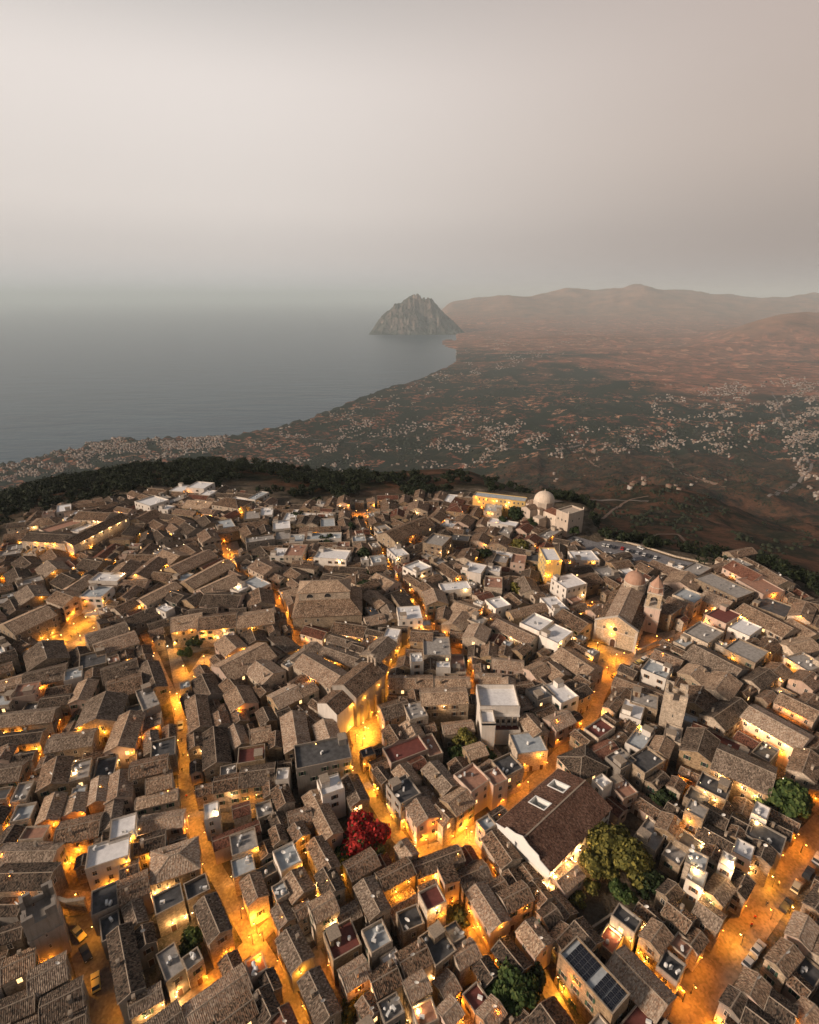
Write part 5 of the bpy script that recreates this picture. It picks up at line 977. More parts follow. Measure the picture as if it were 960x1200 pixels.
for lx, ly in wc:
    m = MB(); zb = h - 2.2; a_, b_ = lx - hw_, lx + hw_; za, zb1 = kz(y0_) + .14, kz(y1_) + .14
    m.face([(b_,y0_,zb),(a_,y0_,zb),(a_,y0_,za),(b_,y0_,za)], 0); m.face([(a_,y1_,zb),(b_,y1_,zb),(b_,y1_,zb1),(a_,y1_,zb1)], 0); m.face([(a_,y0_,zb),(a_,y1_,zb),(a_,y1_,zb1),(a_,y0_,za)], 0); m.face([(b_,y1_,zb),(b_,y0_,zb),(b_,y0_,za),(b_,y1_,zb1)], 0); m.face([(a_,y0_,zb),(b_,y0_,zb),(b_,y1_,zb),(a_,y1_,zb)], 1)
    for (x0, x1, ya, yb) in ((a_-.3, a_, y0_, y1_), (b_, b_+.3, y0_, y1_)): q = [(x0,ya,kz(ya)+.14),(x1,ya,kz(ya)+.14),(x1,yb,kz(yb)+.14),(x0,yb,kz(yb)+.14)]; m.slab(q, .14, 0)
    for (ya, yb) in ((y0_-.3, y0_), (y1_, y1_+.3)): q = [(a_-.3,ya,kz(ya)+.15),(b_+.3,ya,kz(ya)+.15),(b_+.3,yb,kz(yb)+.15),(a_-.3,yb,kz(yb)+.15)]; m.slab(q, .14, 0)
    m.obj('light_well', [M['whitep'], M['fg']], o)
m = MB(); n_ = 5
for sx in (-1,):
    prof = [(-Y-.2, h+.2), (-Y+2.8, h+1.0), (-Y+3.4, h+2.2), (-2.2, h+2.7), (0, h+3.9), (2.2, h+2.7), (Y-3.4, h+2.2), (Y-2.8, h+1.0), (Y+.2, h+.2)]
    for i in range(len(prof) - 1):
        (ya, za), (yb, zb) = prof[i], prof[i+1]
        for xx, s_ in ((-X-.32, 1), (-X-.14, -1)): q = [(xx, yb, h-2), (xx, ya, h-2), (xx, ya, za), (xx, yb, zb)]; m.face(q[::s_], 0)
        m.face([(-X-.32, ya, za), (-X-.14, ya, za), (-X-.14, yb, zb), (-X-.32, yb, zb)], 0)
m.obj('stepped_gable', [M['whitep']], o)
wins('redhall', o, 2, 3.6, kinds='window_brown')
# --- solar roof block
o, X, Y, h = simple('solar', 'apartment_block', 'building', 'flat-roofed block with dark solar panels on its roof at the bottom edge', 'F', 'wo', 'fl', par=.6, rows=3, pitch=2.6, kinds='window_green')
pm = MB(); pm.box(-.8, -.5, 0, .8, .5, .05, 0); pm.box(-.78, -.48, .05, .78, .48, .056, 1)
for i_ in range(1, 3): pm.box(-.78+.52*i_-.012, -.48, .058, -.78+.52*i_+.012, .48, .062, 0)
PM = pm.mesh('solar_panel', [M['metal'], M['panel']])
for cx, nx_ in ((-2.6, 5), (2.6, 2), (4.9, 2)):
    for i_ in range(nx_):
        for j_ in range(3 if nx_ == 5 else 4):
            q = link('solar_panel', PM, o, (cx + (i_ - (nx_-1)/2) * 1.06, (-1.65 + j_ * 1.35) if nx_ != 5 else -1.6 + j_ * 1.68 - .1, h + .22), pi/2); q.rotation_euler.x = 0; q.scale = (1.0 if nx_ == 5 else .8, 1, 1)
# --- white house with screened terrace
o, X, Y, h = lmk('white', 'white_house', 'house', 'tall white house with a big walled roof terrace above the garden lane'); m = MB(); t = .35
ring(m, -X, -2.6, X, Y, -2, h+1.1, t, 0, 1); inner(m, -X, -2.6, X, Y, h-.6, h+1.1, t, 0); m.face([(-X+t,-2.6+t,h-.6),(X-t,-2.6+t,h-.6),(X-t,Y-t,h-.6),(-X+t,Y-t,h-.6)], 2)
m.box(-X, -Y, -2, -2.2, -2.62, h-.8, 0, top=False); ring(m, -X, -Y, -2.2, -2.62, h-1.6, h-.3, .3, 0, 1); inner(m, -X, -Y, -2.2, -2.62, h-1.2, h-.3, .3, 0); m.face([(-X+.3,-Y+.3,h-1.2),(-2.5,-Y+.3,h-1.2),(-2.5,-2.9,h-1.2),(-X+.3,-2.9,h-1.2)], 2); m.obj('wall', [M['ww'], M['cap'], M['fw']], o)
m = MB(); ring(m, -2.18, -Y+2.4, X, -2.63, -2, 6.2, .25, 0, 1); inner(m, -2.18, -Y+2.4, X, -2.63, 5.2, 6.2, .25, 0); m.face([(-1.9,-Y+2.7,5.2),(X-.25,-Y+2.7,5.2),(X-.25,-2.9,5.2),(-1.9,-2.9,5.2)], 2); m.obj('lower_terrace', [M['ww'], M['cap'], M['fr']], o)
for i_ in range(5): m = MB(); m.ngon(0, 0, .22, 10, 5.2, 9.6, 0); m.obj('column', M['wl'], o, loc=(-1.4 + i_ * 1.9, -3.4, 0))
m = MB(); m.box(-2.1, -3.8, 9.6, X-.1, -2.63, 10.0, 0, bottom=True); m.obj('balcony', M['ww'], o)
for i_ in range(4): link('window', OPM['window_plain'], o, (-.5 + i_ * 1.9, -2.604, 6.2))
for nm, me, l_ in (('air_conditioner', ACM, (-5, -1.2, h-.58)), ('air_conditioner', ACM, (2, -1.6, h-.58)), ('satellite_dish', DSM, (-5.6, 3, h-.58)), ('air_conditioner', ACM, (3.2, -1.6, h-.58))): link(nm, me, o, l_, .3)
# --- hip-roofed basilica
o, X, Y, h = lmk('basilica', 'basilica', 'church', 'broad stone basilica with a hipped upper roof and two lit half-round windows'); m = MB(); m.box(-X, -Y, -2, X, Y, h, 0, top=False); m.obj('wall', [M['ws'], M['cap']], o)
r = MB(); e = .4; hx, hy, zc_ = 11.5, 5.5, h + 2.6; oy = 3.0
P4 = [(-X-e,-Y-e,h-.1),(X+e,-Y-e,h-.1),(X+e,Y+e,h-.1),(-X-e,Y+e,h-.1)]; Q4 = [(-hx-1.5,oy-hy,zc_),(hx-1.5,oy-hy,zc_),(hx-1.5,oy+hy,zc_),(-hx-1.5,oy+hy,zc_)]
for i_ in range(4): j_ = (i_+1) % 4; r.slab([(*P4[i_][:2],P4[i_][2]+.15),(*P4[j_][:2],P4[j_][2]+.15),(*Q4[j_][:2],Q4[j_][2]+.15),(*Q4[i_][:2],Q4[i_][2]+.15)], .15, 0, [(0,0),(28,0),(24,9),(4,9)])
r.obj('lower_roof', [M['tb'], M['cap']], o)
m = MB(); m.box(-hx, -hy, h+1, hx, hy, h+6.8, 0); q = m.obj('clerestory', [M['wl'], M['cap']], o, loc=(-1.5, oy, 0)); r = MB(); hip_roof(r, hx, hy, h+6.8, 2.6, .5); r.obj('roof', [M['tb'], M['cap']], q)
for lx in (-6.5, 1.5): arch('half_round_window', 3.0, 1.9, 'glass', q, (lx, -hy-.004, h+4.0), 0)
for lx in (-9.5, -4.2): link('window', OPM['window_plain'], o, (lx, -Y-.004, h-2.6))
simple('nave', 'convent_church', 'church', 'tall gabled church nave with round lamps on its long wall above the brightest lane', 'G', 'wg', 'tb', .5, rows=0)
oN = bpy.context.scene.objects['convent_church']; x_, y_, L_, W_, a_, h_ = LM['nave']
m = MB()
for i_ in range(4): m.box(-L_/2 + 2 + i_*(L_-4)/3 - .4, -W_/2-1.3, -2, -L_/2 + 2 + i_*(L_-4)/3 + .4, -W_/2-.003, 8.5 - i_*.4, 0)
m.obj('buttresses', M['wg'], oN)
m = MB(); m.box(-.35, -2.0, 0, .35, -1.3, 3.4, 0); m.box(-.35, 1.3, 0, .35, 2.0, 3.4, 0); m.box(-.35,-.35,0,.35,.35,3.2,0); m.box(-.45, -2.1, 3.4, .45, 2.1, 3.9, 1, bottom=True); m.box(-.4,-1,3.9,.4,1,4.5,0); m.obj('bell_gable', [M['wl'], M['cap']], oN, loc=(L_/2-.5, 0, h_+1.6))
simple('nave2', 'convent_chapel', 'chapel', 'gabled chapel with a bare white end wall beside the brightest lane', 'G', 'ww', 'to', .5, rows=0)
simple('nave3', 'convent_wing', 'building', 'long low tiled wing leading away from the tall gabled nave', 'G', 'wl', 'to', .45, rows=1)
simple('hotel', 'hotel', 'hotel', 'long yellow building with a pale flat roof at the far edge of town', 'F', 'wy', 'fl', par=.5, rows=3, pitch=2.8)
o, X, Y, h = simple('yellow', 'tall_yellow_house', 'house', 'tall narrow yellow-lit house with a white flat roof', 'F', 'wy', 'fw', par=.6, rows=4, pitch=2.6)
MB_ = lmk
simple('monastery', 'monastery_wing', 'monastery', 'long monastery wing with a row of lamps under its eaves', 'G', 'wl', 'tb', .45, rows=1, pitch=5.5)
o, X, Y, h = simple('monastery2', 'monastery_church', 'monastery', 'stone monastery front with three tall lit niches at its left end', 'G', 'wl', 'td', .3, rows=0)
for k in range(3): arch('niche', 2.6, 6.2, 'wo', o, (-X + 4.2 + k * 4.6, -Y-.004, 2.2), 0, dep=.9, fr=.5)
simple('monastery3', 'monastery_terrace', 'monastery', 'long reddish flat roof running beside the monastery court', 'F', 'wl', 'fp', rows=1)
simple('monastery4', 'monastery_hall', 'monastery', 'broad tiled hall at the back of the monastery court', 'G', 'wl', 'tb', .4, rows=1)
simple('monastery5', 'monastery_lodge', 'monastery', 'low tiled lodge on the wooded side of the monastery', 'H', 'wl', 'tb', .4, rows=1)
# --- cloister arcade
p1, p2 = at(885, 869, 2), at(922, 889, 2); d = p2 - p1; ca = atan2(d.y, d.x)
o = thing('cloister_arcade', 'arcade', ((p1.x+p2.x)/2, (p1.y+p2.y)/2, 0), ca, label='wall of three glowing orange arches inside the sunken cloister court')
L_ = d.length + 3; m = MB(); m.box(-L_/2, 0, -1, L_/2, .6, 5.2, 0); m.obj('wall', [M['wl']], o); W3 = (L_ - 1) / 3
for k in range(3): arch('arch', W3 * .72, 3.9, 'wy', o, (-W3 + k * W3, -.004, 0), 0, dep=.4, fr=.3)
# ------------------------------------------------------------------ trees
def leaves(cent, rad, n, size, seed, squash=.8):
    rs = np.random.RandomState(seed); cent = np.asarray(cent, float); k = rs.randint(0, len(cent), n); d = rs.normal(size=(n, 3)); d /= np.linalg.norm(d, axis=1)[:, None]
    rr_ = np.asarray(rad)[k] * (rs.uniform(.45, 1.0, n) ** .5) * rs.uniform(.85, 1.15, n); P = cent[k] + d * rr_[:, None] * np.array([1, 1, squash])
    nrm = d + rs.normal(size=(n, 3)) * .55; nrm /= np.linalg.norm(nrm, axis=1)[:, None]; t1 = np.cross(nrm, rs.normal(size=(n, 3))); t1 /= np.linalg.norm(t1, axis=1)[:, None]; t2 = np.cross(nrm, t1)
    s = size * rs.uniform(.6, 1.4, n)[:, None]; V = np.stack([P - t1*s - t2*s*.6, P + t1*s - t2*s*.6, P + t1*s*.7 + t2*s*.7, P - t1*s*.7 + t2*s*.7], 1)
    return V.reshape(-1, 3), np.arange(4 * n).reshape(-1, 4)
def tube(m, pts, rads, n=7, mi=0):
    rings = []
    for i, p in enumerate(pts):
        d = (Vector(pts[min(i+1, len(pts)-1)]) - Vector(pts[max(i-1, 0)])).normalized(); a = d.orthogonal().normalized(); b = d.cross(a)
        rings.append([Vector(p) + (a*cos(2*pi*k/n) + b*sin(2*pi*k/n)) * rads[i] for k in range(n)])
    for i in range(len(rings) - 1):
        for k in range(n): m.face([tuple(rings[i][k]), tuple(rings[i][(k+1)%n]), tuple(rings[i+1][(k+1)%n]), tuple(rings[i+1][k])], mi)
TREES = []
def tree(px, py, Rm, H, mat, label, kind='tree', cat='tree', n=2200, z0=0.0, pz=None, seed=None, tall=False):
    p = at(px, py, H * .6 if pz is None else pz); sd = seed or int(px * 7 + py); rg = random.Random(sd)
    o = thing(kind, cat, (p.x, p.y, z0), label=label); m = MB(); base = H * (.30 if not tall else .12)
    tube(m, [(0,0,-1), (rg.uniform(-.2,.2), 0, base*.5), (rg.uniform(-.3,.3), rg.uniform(-.3,.3), base), (0, 0, H*.75)], [Rm*.075+.08, Rm*.06+.06, Rm*.05+.05, .05])
    cs, rs_ = [], []
    K = 9 + int(Rm * 1.6)
    for k in range(K):
        th = rg.uniform(0, 2*pi); u = rg.uniform(0, 1); rr_ = Rm * .72 * sqrt(rg.random()); zz = base + (H - base) * (.22 + .62 * u); f = 1 - abs(u - .35) * .8 if not tall else (1.05 - u)
        c = (rr_*cos(th)*f*1.25, rr_*sin(th)*f*1.25, zz); cs.append(c); rs_.append(Rm * rg.uniform(.28, .46) * (1 if not tall else .8))
        if k < 6: tube(m, [(0,0,base*.8), (c[0]*.5, c[1]*.5, (base*.8+c[2])*.5), c], [Rm*.035+.04, Rm*.025+.03, .03], 5)
    m.obj('trunk', M['bark'], o)
    if mat == 'lf_red': V2, F2 = leaves(cs, [q * .92 for q in rs_], n // 5, .4, sd + 1); link('green_foliage', np_mesh('green_foliage', V2, F2, [M['lf_green']]), o)
    V_, F_ = leaves(cs, rs_, n, .16 + .035 * Rm + p.y * .0005, sd); link('crown', np_mesh('crown', V_, F_, [M[mat]]), o); return o
tree(428,978,6.3,7.5,'lf_red','big bougainvillea covered in bright red flowers beside the curving lane','flowering_tree','tree',5200)
tree(408,1003,3.6,5,'lf_green','dark green tree at the left foot of the red-flowering tree',n=1800); tree(443,1003,3.6,4.2,'lf_olive','yellow-green bush at the right foot of the red-flowering tree','bush','bush',1800)
tree(420,1012,3.2,3.5,'lf_green','low green bush directly below the red-flowering tree','bush','bush',1300); tree(396,985,2.4,4,'lf_green','small green tree left of the red-flowering tree',n=1000)
tree(543,866,4.2,7,'lf_olive','olive-coloured tree in the walled garden below the tall white house',n=2400); tree(535,885,3.2,4.6,'lf_green','green tree at the left end of the walled garden',n=1500); tree(566,888,3.8,3.2,'lf_green','spreading green bush in the middle of the walled garden','bush','bush',1700); tree(580,900,2.8,2.6,'lf_olive','low olive bush at the right end of the walled garden','bush','bush',1100)
tree(715,990,6.5,9,'lf_olive','largest olive-toned tree of the walled park below the tower',n=5200); tree(745,1012,6,9,'lf_olive','broad olive-green tree at the right of the walled park',n=4600); tree(700,1015,4.5,7.5,'lf_olive','yellowish tree on the left of the walled park',n=2800); tree(729,1045,3.4,6,'lf_green','bright green tree at the lower end of the walled park',n=2400); tree(760,1035,4,6,'lf_dark','dark tree in the right corner of the walled park',n=2000); tree(692,1040,2.2,4,'lf_olive','small yellow-green tree by the wall of the great hall',n=900); tree(675,1052,2.6,3,'lf_olive','low bush in the open left corner of the walled park','bush','bush',900)
tree(778,932,4.2,5,'lf_dark','dark tree in the yard under the battlemented tower',n=2200); tree(765,945,3,4,'lf_dark','smaller dark tree left in the yard under the battlemented tower',n=1300)
tree(925,932,7.5,14,'lf_green','tall green conifer at the corner of the cloister','conifer','tree',7000,tall=True); tree(914,958,3,7,'lf_dark','smaller dark conifer at the foot of the tall one','conifer','tree',1600,tall=True)
tree(602,1165,5.6,8,'lf_green','big round green tree at the bottom edge of the picture',n=4600); tree(625,1150,3.4,6,'lf_dark','darker tree behind the big round one at the bottom edge',n=1600); tree(590,1195,3,5,'lf_green','green tree in front of the big round one at the bottom edge',n=1400)
tree(537,1075,2.8,5.5,'lf_olive','small yellow-green tree in a court between two gabled houses',n=1700); tree(420,1185,3.6,5,'lf_olive','yellow-lit tree between houses at the bottom edge',n=2000)
tree(226,1102,3,4.5,'lf_green','green tree filling a lit courtyard in the lower left',n=1600); tree(222,1116,2.4,3.6,'lf_dark','darker bush in the lit courtyard in the lower left','bush','bush',900); tree(597,1004,2.4,5,'lf_green','small green tree beside the great hall gable',n=1100)
tree(371,805,2.2,4.5,'lf_green','small tree in a lit court beside the gabled chapel',n=900)
for i_, (px, py, R_, H_m, lb) in enumerate([(605,603,7,10,'largest dark tree in front of the white domed church'),(590,612,5,8,'dark tree left of the largest one before the white domed church'),(622,613,4.5,7,'dark tree on the right before the white domed church'),(660,606,4,8,'dark tree against the side of the white domed church'),(673,622,3.5,6,'dark tree at the foot of the blocky end of the white domed church'),
  (566,650,5.5,8,'dense dark tree between the white roofs right of the square tower house'),(609,640,6,7,'broad dark tree left of the tall yellow-lit house'),(607,692,5,7.5,'dark tree among pale roofs below the tall yellow-lit house'),(630,678,3,5,'small dark tree at the foot of the tall yellow-lit house'),(430,688,5,9,'tall dark tree right of the basilica'),(437,672,4,6,'dark tree behind the basilica on its right'),(426,650,4.5,8,'dark tree behind the one beside the basilica'),
  (382,633,6,6,'rounded dark tree among the white terraces'),(410,619,5,7,'dark tree behind the white terraces'),(420,610,4,5,'small dark tree near the far orange square'),(462,612,4,5,'dark tree on the grey slope near the far church roof'),(528,602,5,6,'dark tree right of the far church roof'),(545,612,4,5,'smaller dark tree behind the square tower house'),(348,604,4,5,'dark tree left of the far boundary wall'),
  (563,747,3,5,'dark tree in a court right of the straight lit lane'),(230,752,4,4.5,'dark tree in the court below the long lit convent wall'),(217,765,3,4,'bush in the court below the long lit convent wall'),(305,656,3.5,3.5,'small round tree beside the lit lane at upper left'),(20,665,3,5,'dark tree beside the monastery niches'),(98,845,4,4.5,'dark tree in a yard at the left edge'),(255,820,3.5,4,'yellow-green tree in a court beside the main lit street'),(20,888,3,4,'dark bush in a court at the left edge'),(88,805,4,4,'dark tree between roofs at the left edge'),(3,720,4,6,'dark tree cut by the left edge'),
  (908,790,3,4,'yellow-lit tree right of the long tiled convent roof'),(940,805,3.2,4,'yellow-green tree at the right edge'),(902,765,2.5,4,'small lit tree in a walled court on the right')]):
    tree(px, py, R_, H_m, 'lf_olive' if 'yellow' in lb or 'lit tree' in lb else ('lf_dark' if 'dark' in lb else 'lf_green'), lb, n=1500)  # lit trees get yellower leaves: their lamplight is in the leaf colour
# woods round the town: uncountable
def wood(name, label, n, boxs, test, mat, rng_r, seed):
    rs = np.random.RandomState(seed); x = rs.uniform(boxs[0], boxs[1], n); y = rs.uniform(boxs[2], boxs[3], n); u = x / (y + APEX); d = y - np.interp(u, EU, EY); k = test(x, y, u, d) & ((OCC[gi(x, y)] == 0) | (d > 30)); x, y = x[k], y[k]; z = hfun(x, y); n = len(x); r = rs.uniform(*rng_r, n)
    cs = []; rd = []
    for q in range(4): cs.append(np.stack([x + rs.uniform(-.5, .5, n)*r, y + rs.uniform(-.5, .5, n)*r, z + r * rs.uniform(.7, 1.5, n)], -1)); rd.append(r * rs.uniform(.45, .75, n))
    V_, F_ = leaves(np.concatenate(cs), np.concatenate(rd), n * 130, .62, seed)
    struct(link(name, np_mesh(name, V_, F_, [M[mat]])), 'stuff', label=label)
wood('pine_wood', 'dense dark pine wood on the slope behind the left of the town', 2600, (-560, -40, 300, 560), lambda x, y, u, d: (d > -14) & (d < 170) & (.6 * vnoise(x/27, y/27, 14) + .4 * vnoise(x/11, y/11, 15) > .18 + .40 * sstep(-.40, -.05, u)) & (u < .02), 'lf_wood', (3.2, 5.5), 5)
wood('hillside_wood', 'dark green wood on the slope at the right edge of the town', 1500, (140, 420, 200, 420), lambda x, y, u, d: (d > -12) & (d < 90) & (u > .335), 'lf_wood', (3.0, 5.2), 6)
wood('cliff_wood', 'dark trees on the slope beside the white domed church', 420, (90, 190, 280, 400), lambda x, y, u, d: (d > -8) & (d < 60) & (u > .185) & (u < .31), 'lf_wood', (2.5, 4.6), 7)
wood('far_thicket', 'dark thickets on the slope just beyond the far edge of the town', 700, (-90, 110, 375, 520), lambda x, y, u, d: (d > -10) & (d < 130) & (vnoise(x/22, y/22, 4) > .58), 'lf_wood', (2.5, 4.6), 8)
# ------------------------------------------------------------------ lamps
bpy.context.view_layer.update(); DG = bpy.context.evaluated_depsgraph_get(); CAM = Vector((0, 0, CAMZ))
def pxray(px, py): xc, yc = px - 480, py - 600; return Vector((xc, FL * CP - yc * SP, -(yc * CP + FL * SP))).normalized()
lm_ = MB(); lm_.box(-.04,-.42,.02,.04,0,.08,0,bottom=True); lm_.box(-.09,-.04,-.1,.09,0,.2,0,bottom=True); lm_.ngon(0,-.42,.17,8,.0,.12,0,taper=.3)
WLM = lm_.mesh('bracket', [M['iron']]); WLB = {}
for k in ('bulbo', 'bulby', 'bulbw'):
    b_ = MB(); b_.ngon(0,0,.11,8,-.26,-.0,0,taper=1.25); b_.face([(.11*cos(-2*pi*i/8), .11*sin(-2*pi*i/8), -.26) for i in range(8)]); WLB[k] = b_.mesh('lantern', [M[k]])
SPOT_MIN = 1e9
LCOL = {'bulbo': (1.0,.31,.02), 'bulby': (1.0,.40,.035), 'bulbw': (1.0,.58,.22)}; LD = {}
def lightdata(k, e):
    key = (k, round(e))
    if key not in LD:
        l = bpy.data.lights.new('lamp_light', 'SPOT' if key[1] >= SPOT_MIN else 'POINT')
        if l.type == 'SPOT': l.spot_size = radians(150); l.spot_blend = .5
        l.energy = e; l.color = LCOL[k]; l.shadow_soft_size = .15; LD[key] = l
    return LD[key]
SOFT = ('crown', 'pine_wood', 'hillside_wood', 'cliff_wood', 'far_thicket', 'haze', 'scrub')
def soft(o): return o.name.split('.')[0] in SOFT
def rootof(o):
    while o.parent: o = o.parent
    return o
NL = [0, 0, 0]; LAMPS = []
def wall_lamp(loc, n, ob, k, e):
    r = rootof(ob); L_ = thing('wall_lamp', 'lamp', (0, 0, 0)) if r == STUFF or r.get('kind') == 'structure' else bpy.data.objects.new('wall_lamp', None)
    rz = atan2(n.y, n.x) + pi / 2; Mw = Matrix.Translation(loc) @ Matrix.Rotation(rz, 4, 'Z')
    if L_.name not in COL.objects: COL.objects.link(L_)
    if 'category' in L_: L_.matrix_world = Mw; L_['group'] = 'wall lamps of the small distant houses'; LAMPS.append(L_)
    else: L_.parent = r; L_.matrix_local = r.matrix_world.inverted() @ Mw
    a_ = link('bracket', WLM, L_); link('lantern', WLB[k], L_, (0, -.42, 0)); lo = bpy.data.objects.new('lamp_light', lightdata(k, e)); COL.objects.link(lo); lo.parent = L_; lo.location = (0, -.85, -.45); NL[0] += 1
pl = MB(); pl.ngon(0,0,.07,8,0,3.6,0); pl.ngon(0,0,.13,8,0,.4,0); pl.box(-.03,-.6,3.5,.03,0,3.56,0,bottom=True); pl.ngon(0,-.6,.22,8,3.5,3.66,0,taper=.3); PLM = pl.mesh('post', [M['iron']])
def street_lamp(x, y, z, rz, k, e):
    o = thing('street_lamp', 'street lamp', (x, y, z), rz, 'street lamps on posts'); link('post', PLM, o); q = link('lantern', WLB[k], o, (0, -.6, 3.5)); q.scale = (1.4,)*3
    lo = bpy.data.objects.new('lamp_light', lightdata(k, e)); COL.objects.link(lo); lo.parent = o; lo.location = (0, -.6, 3.0); LAMPS.append(o); NL[1] += 1; return o
OFFS = sorted([(i, j) for i in range(-7, 8) for j in range(-7, 8)], key=lambda q: q[0]**2 + q[1]**2)
def lamp_at(px, py, k, e):
    best = None
    for dx, dy in OFFS:
        hit, loc, n, fi, ob, mw = sc.ray_cast(DG, CAM, pxray(px + dx * .8, py + dy * .8))
        if not hit or soft(ob): continue
        if abs(n.z) < .3 and loc.z > 1.6 and n.dot(CAM - loc) > 0 and ob.name.split('.')[0] not in ('chimney', 'stair_cabin', 'water_tank', 'satellite_dish', 'air_conditioner', 'solar_panel'):
            best = (loc, n, ob); break
    if best:
        loc, n, ob = best; n = Vector((n.x, n.y, 0)).normalized(); wall_lamp(loc + n * .01, n, ob, k, e); return
    hit, loc, n, fi, ob, mw = sc.ray_cast(DG, CAM, pxray(px, py))
    if hit and loc.z < 1.0 and loc.y < 420: street_lamp(loc.x, loc.y, loc.z, random.uniform(0, 6), k, e * 2.2)
    else: NL[2] += 1
